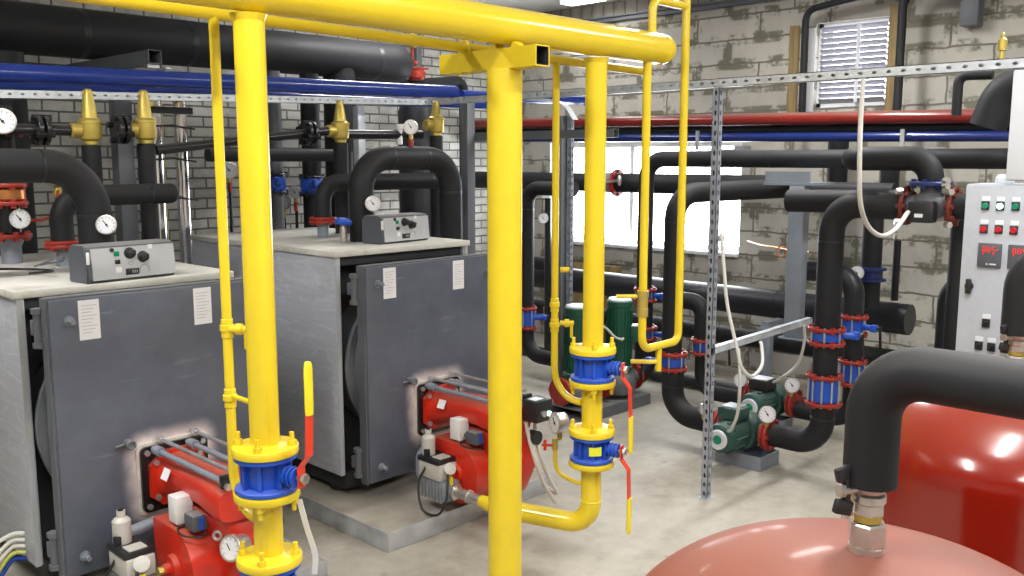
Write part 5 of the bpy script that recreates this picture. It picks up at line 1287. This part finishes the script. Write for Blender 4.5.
# manifolds along the block wall
foam([(6.4, 2.34, 0.705), (6.4, 5.9, 0.705)], 0.108, 0.1, 'insulated_manifold', 'fat black manifold lying along the block wall at knee height', [((6.4, 3.33, 0.705), (0, 1, 0)), ((6.4, 2.37, 0.705), (0, 1, 0)), ((6.4, 4.0, 0.705), (0, 1, 0))], m=FOAMC)
foam([(6.45, 2.0, 0.40), (6.45, 5.9, 0.40)], 0.070, 0.1, 'insulated_manifold', 'lower black pipe along the block wall under the fat manifold')
foam([(6.1, 2.9, 0.06), (6.1, 5.9, 0.06)], 0.045, 0.1, 'floor_pipe', 'black glossy pipe lying on the floor before the block wall', m=FOAMC)
o = root('wall_riser', 'black riser with navy valve rising from the manifold right end', 'pipe', (6.2, 2.55, 0.8))
part('riser_pipe', MB().cyl((6.2, 2.55, 0.80), (6.2, 2.55, 0.975), 0.068, seg=20).cyl((6.2, 2.55, 1.075), (6.2, 2.55, 1.5), 0.068, seg=20), FOAM, o)
part('valve_body', MB().lathe([(0.07, 0), (0.105, 0.004), (0.105, 0.02), (0.08, 0.024), (0.08, 0.076), (0.105, 0.08), (0.105, 0.096), (0.07, 0.1)], (6.2, 2.55, 0.975), (0, 0, 1), 24), NAVY, o)
gauge((6.07, 2.59, 1.04), (-0.85, -0.5, 0), 0.045, 'dim dial against the navy valve near the block wall', stem=(0.9, -0.3, 0), stem_len=0.01)
solid('branch_riser', MB().cyl((6.0, 2.38, 1.55), (6.0, 2.38, 1.76), 0.062, seg=20), FOAM, 'short black riser under the eye level main left of the mixing valve', 'pipe')
o = solid('vent_riser', MB().cyl((6.4, 2.455, 0.83), (6.4, 2.455, 1.25), 0.024, seg=14), FOAM, 'thin black vertical pipe with pale cap before the block wall', 'pipe')
part('cap', MB().lathe([(0.02, 0), (0.03, 0.01), (0.03, 0.04), (0.015, 0.05)], (6.4, 2.455, 1.25), (0, 0, 1), 12), NICKEL, o)
o = root('support_column', 'blue grey square column with a top plate holding pipes', 'column', (5.3, 2.645, 0.69))
part('column_tube', MB().span((5.26, 2.595, 0.70), (5.34, 2.695, 1.645), 0.004), GREYB, o)
part('top_bracket', MB().span((5.26, 2.56, 1.646), (5.6, 2.87, 1.662)).span((5.26, 2.57, 1.663), (5.28, 2.86, 1.73)), GREYB, o)
part('end_plate', MB().span((5.24, 2.54, 0.69), (5.36, 2.72, 0.699)), GREYB, o)
solid('support_column', MB().span((6.1, 3.235, 0.0), (6.17, 3.31, 0.58), 0.003).span((6.1, 3.24, 0.58), (6.5, 3.30, 0.575 + 0.04)), GREYB, 'short blue grey stand under the fat manifold', 'column')
foam([(6.7, 3.05, 0.83), (6.7, 3.05, 2.0)], 0.075, 0.05, 'insulated_riser', 'thick dark riser against the block wall left of the grey column')
cu = MB().sweep(spline([(6.6, 3.72, 1.155), (6.2, 3.38, 1.17), (5.95, 3.10, 1.185), (5.6, 2.80, 1.2), (5.3, 2.555, 1.24), (4.9, 2.23, 1.26)], 6), 0.006, 8)
cu.ring((5.9, 3.06, 1.165), (-0.8, -0.6, 0.1), 0.035, 0.006)
o = solid('sensor_box', MB().box((6.55, 3.95, 1.165), (0.05, 0.07, 0.05), None, 0.006).sweep([(6.55, 3.99, 1.165), (6.6, 4.3, 1.17)], 0.006, 6), CABW, 'small white sensor box in front of the bright window', 'sensor')
solid('copper_capillary', cu, COPPER, 'thin copper capillary with one small loop by the grey column', 'tube')

# ------------------------------------------------------------------ circulating pumps
def pump(x, y, z, s, label, boxm, lid):
    r = root('circulation_pump', label, 'pump', (x, y, 0.085), 0, 'inline circulation pumps')
    NX = (-1, 0, 0)
    b = MB().sphere((x, y, z), 0.115 * s, (0.9, 1.1, 1.0), 24).cyl((x, y - 0.17 * s, z), (x, y + 0.17 * s, z), 0.058 * s, seg=20)
    part('volute', b, GREEN, r)
    for q in (-1, 1): part('flange', MB().flange((x, y + q * 0.168 * s, z), (0, 1, 0), 0.098 * s, 0.024, 6, 0.009, 0.012).lathe([(0.09 * s, 0), (0.09 * s, 0.016)], (x, y + q * 0.142 * s - 0.008, z), (0, 1, 0), 24), REDF, r)
    mt = MB().lathe([(0.098 * s, 0.05), (0.112 * s, 0.06), (0.112 * s, 0.085), (0.092 * s, 0.09), (0.09 * s, 0.25 * s), (0.082 * s, 0.285 * s), (0.055 * s, 0.30 * s)], (x, y, z), NX, 32)
    for k in range(10):
        a = 2 * PI * k / 10
        mt.box((x - 0.19 * s, y + 0.094 * s * math.cos(a), z + 0.094 * s * math.sin(a)), (0.12 * s, 0.008, 0.012), Matrix.Rotation(a, 4, 'X'))
    part('motor', mt, GREEN, r)
    part('end_ring', MB().lathe([(0.03 * s, 0), (0.058 * s, 0), (0.058 * s, 0.014), (0.05 * s, 0.018), (0.03 * s, 0.012)], (x - 0.30 * s, y, z), NX, 28), CABW, r, label='white end ring')
    part('vent_screw', MB().lathe([(0.028 * s, 0), (0.026 * s, 0.018), (0.012 * s, 0.022)], (x - 0.30 * s, y, z), NX, 20), LENG, r, label='green vent screw')
    part('terminal_box', MB().box((x - 0.14 * s, y, z + 0.13 * s), (0.13 * s, 0.14 * s, 0.07 * s), None, 0.006), boxm, r)
    part('terminal_lid', MB().box((x - 0.14 * s, y, z + 0.168 * s), (0.11 * s, 0.11 * s, 0.008), None, 0.002), lid, r)
    return r
pump(4.8, 2.68, 0.205, 1.0, 'green circulation pump with white end ring, nearest, by the slotted post foot', GREEN, GREYB)
pump(5.6, 2.93, 0.19, 1.0, 'green circulation pump with black terminal box, behind the nearest pump', BLK, CABW)
def channel(p, size, label):
    (x, y), (dx, dy, dz) = p, size
    m = MB().span((x - dx / 2, y - dy / 2, 0), (x + dx / 2, y + dy / 2, 0.008))
    for s in (-1, 1): m.span((x + s * dx / 2 - (0.008 if s > 0 else 0), y - dy / 2, 0.0081), (x + s * dx / 2 + (0.008 if s < 0 else 0), y + dy / 2, dz))
    m.span((x - dx / 2 + 0.0081, y - dy / 2, 0.0082), (x + dx / 2 - 0.0081, y - dy / 2 + 0.008, dz)).span((x - dx / 2 + 0.0081, y + dy / 2 - 0.008, 0.0082), (x + dx / 2 - 0.0081, y + dy / 2, dz))
    return solid('steel_channel', m, GREYB, label, 'steel channel', 'steel channels under pumps')
channel((4.80, 2.66), (0.22, 0.30, 0.085), 'grey steel channel under the nearest pump')
channel((5.58, 2.92), (0.14, 0.24, 0.075), 'grey steel channel under the pump behind')
gauge((4.72, 2.495, 0.345), (-0.8, -0.6, 0.12), 0.047, 'white dial in front, on the outlet flange of the nearest pump', stem_len=0.03)
gauge((5.46, 2.72, 0.345), (-0.8, -0.6, 0.12), 0.047, 'white dial behind, on the outlet flange of the second pump', stem_len=0.03)
gauge((5.5, 3.12, 0.305), (-0.8, -0.6, 0.12), 0.045, 'white dial on the inlet flange just right of the slotted post', stem_len=0.03, red=True)
gauge((4.70, 2.90, 0.30), (-0.6, -0.8, 0.1), 0.036, 'pale dial half hidden behind the slotted post', stem_len=0.03)

# upright green pumps behind the yellow drop
def vpump(x, y, h, r_, label):
    r = root('vertical_pump', label, 'pump', (x, y, 0.08), 0, 'upright green pumps')
    part('volute', MB().lathe([(0.07, 0), (0.12, 0.03), (0.13, 0.1), (0.11, 0.16), (0.06, 0.2)], (x, y, 0.09), (0, 0, 1), 28).cyl((x - 0.18, y, 0.205), (x + 0.18, y, 0.205), 0.06, seg=20), GREYP, r)
    for s in (-1, 1): part('flange', MB().flange((x + s * 0.178, y, 0.205), (1, 0, 0), 0.1, 0.018, 6), REDF, r)
    m = MB().lathe([(0.10, 0.29), (0.10, 0.31), (r_, 0.32), (r_, h - 0.05), (r_ + 0.004, h - 0.045), (r_ + 0.004, h - 0.01), (r_ * 0.8, h)], (x, y, 0), (0, 0, 1), 32)
    for k in range(22):
        a = 2 * PI * k / 22
        m.box((x + r_ * math.cos(a), y + r_ * math.sin(a), 0.32 + (h - 0.38) / 2), (0.014, 0.005, h - 0.40), Matrix.Rotation(a, 4, 'Z'))
    part('motor', m, GREENM, r)
    part('fan_cover', MB().lathe([(r_ * 0.98, 0), (r_ * 0.9, 0.012), (0, 0.014)], (x, y, h - 0.002), (0, 0, 1), 32), CABW, r, label='pale fan cover')
    part('terminal_box', MB().box(V((x, y, h - 0.25)) + RT * (r_ + 0.035), (0.09, 0.09, 0.12), Matrix.Rotation(math.atan2(RT.y, RT.x), 4, 'Z'), 0.006), GREENM, r)
    part('terminal_lid', MB().box(V((x, y, h - 0.187)) + RT * (r_ + 0.035), (0.085, 0.085, 0.006), Matrix.Rotation(math.atan2(RT.y, RT.x), 4, 'Z')), CABW, r)
    return r
vpump(4.88, 4.06, 0.785, 0.088, 'upright green motor pump left of the far yellow drop')
vpump(5.262, 3.98, 0.80, 0.088, 'upright green motor pump right of the far yellow drop')
m = MB()
m.span((4.76, 3.86, 0), (5.50, 3.868, 0.08)).span((4.76, 3.8682, 0.072), (5.50, 4.19, 0.08)).span((4.76, 4.182, 0), (5.50, 4.19, 0.0718))
solid('pump_channel', m, GREYP, 'long grey steel channel on the floor under the upright pumps', 'steel frame')
bfly((P1X, 4.00, 0.797), 0.055, 0.050, 'blue valve with red flanges behind the vent loop, upper', V((0.2, -1, 0)))
foam([(P1X, 3.995, 0.745), (P1X, 3.99, 0.56)], 0.055, 0.05, 'pipe_spool', 'short black length between the valves behind the vent loop')
bfly((P1X, 3.985, 0.505), 0.055, 0.050, 'blue valve with red flanges behind the vent loop, lower', V((0.2, -1, 0)))
foam([(P1X, 3.985, 0.453), (P1X, 3.98, 0.215), (5.462, 3.98, 0.205)], 0.082, 0.135, 'pump_outlet_pipe', 'very fat black elbow right of the upright pumps')
foam([(5.5, 4.62, 1.575), (5.5, 5.12, 1.575), (5.5, 5.12, 0.595)], 0.058, 0.13, 'insulated_main', 'black hooked pipe dropping just right of the thick yellow post', [((5.5, 5.12, 1.4), (0, 0, 1))])
bfly((5.5, 5.12, 0.50), 0.052, 0.09, 'blue valve with red flanges just right of the thick yellow post', RT)
foam([(5.5, 5.12, 0.405), (5.5, 5.12, 0.19), (5.5, 4.30, 0.19)], 0.060, 0.16, 'pump_inlet_pipe', 'black elbow to the upright pumps right of the yellow post')
foam([(6.2, 5.75, 0.86), (6.2, 5.455, 0.86), (6.2, 5.455, 0.47)], 0.062, 0.11, 'insulated_branch_pipe', 'black grey elbow turning down right of the hooked pipe')
bfly((6.2, 5.455, 0.39), 0.055, 0.075, 'dark blue valve with red flanges low behind the hooked pipe', -RT)
foam([(6.2, 5.455, 0.31), (6.2, 5.455, 0.0)], 0.058, 0.05, 'insulated_branch_pipe', 'black stub standing on the floor under the dark blue valve')
solid('ply_panel', MB().span((6.88, 5.2, 0.0), (6.9, 6.0, 0.8), 0.002), WOOD, 'brown board leaning at the wall behind the hooked pipe', 'board')
gauge((5.9, 5.30, 1.30), (-0.7, -0.7, 0), 0.042, 'small white thermostat dial right of the hooked pipe', stem=(0.9, 0.45, 0), stem_len=0.10)
o = solid('thin_riser', MB().cyl((6.05, 5.38, 0), (6.05, 5.38, 1.5), 0.03, seg=14), BLKP, 'thin black upright pipe behind the small thermostat dial', 'pipe')
part('wall_clip', MB().box((6.02, 5.36, 1.48), (0.05, 0.09, 0.02)), CABW, o)

# ------------------------------------------------------------------ cables
def cable(pts, label, r=0.009, m=None):
    return solid('cable', MB().sweep(spline(pts, 8), r, 10), m or CABLE, label, 'cable', 'white cables')
cable([(4.088, 1.762, 2.16), (4.085, 1.762, 1.95), (4.10, 1.762, 1.75), (4.16, 1.775, 1.60), (4.3, 1.793, 1.49), (4.42, 1.774, 1.437), (4.55, 1.76, 1.463), (4.645, 1.745, 1.535), (4.66, 1.735, 1.545)], 'white cable hanging from the rail and looping to the mixing valve', 0.011)
cable([(4.13, 2.482, 1.43), (4.125, 2.45, 1.2), (4.12, 2.424, 1.05), (4.13, 2.368, 0.84), (4.15, 2.347, 0.737), (4.25, 2.343, 0.678), (4.4, 2.369, 0.709), (4.5, 2.43, 0.79), (4.52, 2.45, 0.805)], 'white cable dangling in a bow under the short rail')
cable([(4.35, 2.485, 0.79), (4.35, 2.47, 0.60), (4.39, 2.50, 0.42), (4.45, 2.57, 0.30), (4.505, 2.62, 0.265)], 'white cable from the short rail to the nearest pump')
cable([(5.12, 2.49, 0.815), (5.15, 2.50, 0.70), (5.19, 2.56, 0.55), (5.22, 2.68, 0.44), (5.40, 2.82, 0.36)], 'white cable from the short rail end to the rear pump')
cable([(4.97, 3.97, 0.64), (5.03, 3.93, 0.63), (5.10, 3.90, 0.56), (5.17, 3.89, 0.53), (5.21, 3.905, 0.53)], 'short pale conduit between the upright pumps')
cable([(3.14, 2.93, 0.545), (3.15, 2.90, 0.42), (3.19, 2.86, 0.25), (3.28, 2.86, 0.12), (3.40, 3.0, 0.10)], 'pale cable from the black burner box, left of the pair', 0.010)
cable([(3.19, 2.92, 0.545), (3.20, 2.90, 0.40), (3.26, 2.88, 0.24), (3.36, 2.92, 0.13), (3.46, 3.10, 0.10)], 'pale cable from the black burner box, right of the pair', 0.010)

# ================================================================== control cabinets
c = root('control_cabinet', 'tall light grey control cabinet with lamp rows and red displays', 'cabinet', (4.15, 0.93, 0))
Y1, Y0_, XF, ZT_ = 1.275, 0.585, 4.0, 1.703
part('carcass', MB().span((XF + 0.022, Y0_, 0.0), (XF + 0.32, Y1, ZT_), 0.004), CAB, c)
dr = part('door', MB().span((XF, Y0_ + 0.004, 0.03), (XF + 0.02, Y1 - 0.004, ZT_ - 0.004), 0.004), CAB, c)
part('door_lock', MB().lathe([(0.016, 0), (0.016, 0.012)], (XF, 1.232, 1.286), (-1, 0, 0), 20).box((XF - 0.016, 1.232, 1.286), (0.012, 0.022, 0.062), None, 0.005), BLK, c)
def lamp(y, z, m, name, lit=''):
    o = part(name, MB().box((XF - 0.004, y, z - 0.004), (0.008, 0.030, 0.034), None, 0.002), BLK, dr, label=lit)
    part('lens', MB().lathe([(0.0125, 0), (0.0125, 0.006), (0.010, 0.010)], (XF - 0.008, y, z - 0.005), (-1, 0, 0), 20), m, o)
    part('legend', MB().box((XF - 0.0015, y, z + 0.024), (0.003, 0.030, 0.018)), PAPER, o)
for k in range(8):
    y = 1.192 - k * 0.0555
    lamp(y, 1.622, LEDG if k == 1 else LENG, 'indicator_lamp', 'lit green lamp' if k == 1 else 'green lamp')
    lamp(y, 1.528, LENR, 'push_button', 'red push button')
SEG = {'0': 'abcdef', '2': 'abged', '4': 'fgbc', '5': 'afgcd', '6': 'afgedc', '8': 'abcdefg'}
def digits(y, z, txt, h, m):
    w_ = h * 0.52
    L = {'a': (0, h / 2, 1), 'g': (0, 0, 1), 'd': (0, -h / 2, 1), 'f': (w_ / 2, h / 4, 0), 'b': (-w_ / 2, h / 4, 0), 'e': (w_ / 2, -h / 4, 0), 'c': (-w_ / 2, -h / 4, 0)}
    for i, ch in enumerate(txt):
        yc = y - i * h * 0.85
        for s in SEG[ch]:
            dy, dz, hz = L[s]
            m.box((XF - 0.0135, yc + dy, z + dz), (0.001, w_ * 0.8 if hz else h * 0.12, h * 0.12 if hz else h * 0.42))
for k in range(4):
    y = 1.163 - k * 0.112
    o = part('temperature_controller', MB().box((XF - 0.006, y, 1.418), (0.012, 0.088, 0.098), None, 0.003), DGREY, dr, label='dark controller with red digits')
    m = MB(); digits(y + 0.020, 1.442, '885', 0.021, m)
    m.box((XF - 0.0135, y - 0.03, 1.442), (0.001, 0.005, 0.005)); m.box((XF - 0.0135, y - 0.016, 1.424), (0.001, 0.005, 0.005)); m.box((XF - 0.0135, y + 0.022, 1.424), (0.001, 0.005, 0.005))
    part('digits', m, DIGIT, o)
    part('printed_marks', MB().box((XF - 0.013, y - 0.016, 1.383), (0.001, 0.024, 0.005)).prism([(-0.004, 0), (0.004, 0), (0, 0.008)], (XF - 0.0125, y + 0.006, 1.380), (0, 1, 0), (0, 0, 1), (-1, 0, 0), 0.001), PAPER, o)
for (y, z) in ((1.158, 1.148), (1.180, 1.052), (1.132, 1.052), (1.083, 1.052), (1.034, 1.052)):
    o = part('selector_switch', MB().box((XF - 0.005, y, z - 0.008), (0.010, 0.030, 0.034), None, 0.002), BLK, dr)
    part('legend', MB().box((XF - 0.0015, y, z + 0.020), (0.003, 0.030, 0.018)), PAPER, o)
    part('rotor', MB().box((XF - 0.014, y, z - 0.008), (0.010, 0.007, 0.024), Matrix.Rotation(0.6, 4, 'X'), 0.002), BLK, o)
u = root('junction_cabinet', 'upper white cabinet hung under the rail at the right edge', 'cabinet', (4.1, 0.86, 1.72))
part('carcass', MB().span((4.022, 0.60, 1.718), (4.095, 1.13, 2.15), 0.003), CABW, u)
part('door', MB().span((4.0, 0.604, 1.722), (4.02, 1.126, 2.146), 0.003), CABW, u)
o = root('warning_beacon', 'small pale domed fitting on top of the control cabinet', 'fitting', (4.15, 1.17, ZT_))
part('dome', MB().lathe([(0.036, 0.002), (0.036, 0.022), (0.026, 0.036), (0, 0.04)], (4.15, 1.17, ZT_ + 0.001), (0, 0, 1), 20), CABW, o)
part('knob', MB().lathe([(0.012, 0), (0.016, 0.012), (0, 0.018)], (4.15, 1.155, ZT_ + 0.041), (0, 0, 1), 14), BLK, o)

# ================================================================== red expansion tanks in the foreground
def tank(x, y, top, R_, c_, label, m, legs=True):
    r = root('expansion_tank', label, 'tank', (x, y, 0), 0, 'red expansion tanks')
    pr = []
    zb = 0.28
    for k in range(10): a = PI / 2 * k / 9; pr.append((R_ * math.sin(a), zb - c_ * 0.6 * math.cos(a)))
    for k in range(25): a = PI / 2 * k / 24; pr.append((R_ * math.cos(a), top - c_ + c_ * math.sin(a)))
    pr[0] = (0.0, pr[0][1]); pr[-1] = (0.0, pr[-1][1])
    part('shell', MB().lathe(pr, (x, y, 0), (0, 0, 1), 72), m, r, sharp=50)
    part('seam_ring', MB().ring((x, y, 0.55), (0, 0, 1), R_, 0.004, 64, 6), m, r)
    for k in range(3):
        a = 2 * PI * k / 3 + 0.4
        part('leg', MB().box((x + R_ * 0.85 * math.cos(a), y + R_ * 0.85 * math.sin(a), 0.16), (0.05, 0.012, 0.32), Matrix.Rotation(a, 4, 'Z'), 0.003), m, r)
    return r
tank(1.525, 0.609, 1.125, 0.45, 0.25, 'faded red expansion tank, nearest, dome filling the lower right corner', TANK1)
tank(3.2, 0.83, 1.125, 0.50, 0.28, 'glossy deep red expansion tank behind the nearest one', TANK2)
def union(x, y, z, label):
    r = root('tank_union', label, 'pipe fitting', (x, y, z), 0, 'tank unions')
    P = lambda n, m, mt, **k: part(n, m, mt, r, True, **k)
    up_ = (0, 0, 1)
    P('base_socket', MB().lathe([(0.030, -0.004), (0.030, 0.010), (0.027, 0.012)], (x, y, z), up_, 24), NICKEL)
    P('hex_nut', MB().lathe([(0.0305, 0), (0.033, 0.003), (0.033, 0.039), (0.0305, 0.042)], (x, y, z + 0.011), up_, 6), NICKEL, sharp=20)
    P('brass_collar', MB().lathe([(0.021, 0), (0.024, 0.002), (0.024, 0.014), (0.021, 0.016)], (x, y, z + 0.053), up_, 20), BRASS)
    P('hex_nipple', MB().lathe([(0.026, 0), (0.027, 0.002), (0.027, 0.020), (0.026, 0.022)], (x, y, z + 0.067), up_, 6), NICKEL, sharp=20)
    P('valve_body', MB().lathe([(0.026, 0), (0.029, 0.004), (0.029, 0.016), (0.025, 0.02), (0.027, 0.024), (0.027, 0.046)], (x, y, z + 0.087), up_, 24), NICKEL)
    d = (-RT - FW * 0.3).normalized()
    c = V((x, y, z + 0.114))
    P('stem', MB().cyl(c + d * 0.024, c + d * 0.055, 0.009, seg=12).lathe([(0.012, 0), (0.012, 0.01)], c + d * 0.052, d, 6), NICKEL)
    w_ = MB()
    for s in (-1, 1):
        w_.box(c + d * 0.052 + V((0, 0, s * 0.030)) - RT * 0.0, (0.034, 0.014, 0.026), Matrix.Rotation(math.atan2(d.y, d.x), 4, 'Z') @ Matrix.Rotation(s * 0.25, 4, 'Y'), 0.004)
    w_.box(c + d * 0.047, (0.012, 0.014, 0.05), Matrix.Rotation(math.atan2(d.y, d.x), 4, 'Z'), 0.003)
    P('wing_handle', w_, BLK)
    return r
union(1.525, 0.609, 1.125, 'nickel union with black wing handle on the nearest tank dome')
union(3.2, 0.83, 1.125, 'nickel union under the black pipe at the far right edge')
foam([(1.525, 0.609, 1.246), (1.525, 0.609, 1.452), (1.525, -0.9, 1.452)], 0.0455, 0.085, 'tank_pipe', 'black foam pipe elbow over the nearest red tank', m=FOAM)
foam([(3.2, 0.83, 1.248), (3.2, 0.83, 1.50), (3.2, -0.5, 1.50)], 0.052, 0.11, 'tank_pipe', 'black foam pipe elbow over the deep red tank at the right edge', m=FOAM)
# ================================================================== view
scene.view_settings.view_transform = 'Standard'
scene.view_settings.look = 'None'
scene.view_settings.exposure = 0.45
scene.view_settings.gamma = 1.0
scene.view_settings.use_curve_mapping = False
scene.cycles.max_bounces = 8
scene.cycles.diffuse_bounces = 4
scene.cycles.glossy_bounces = 4
scene.cycles.transparent_max_bounces = 8
scene.cycles.caustics_reflective = False
scene.cycles.caustics_refractive = False
scene.cycles.sample_clamp_indirect = 6
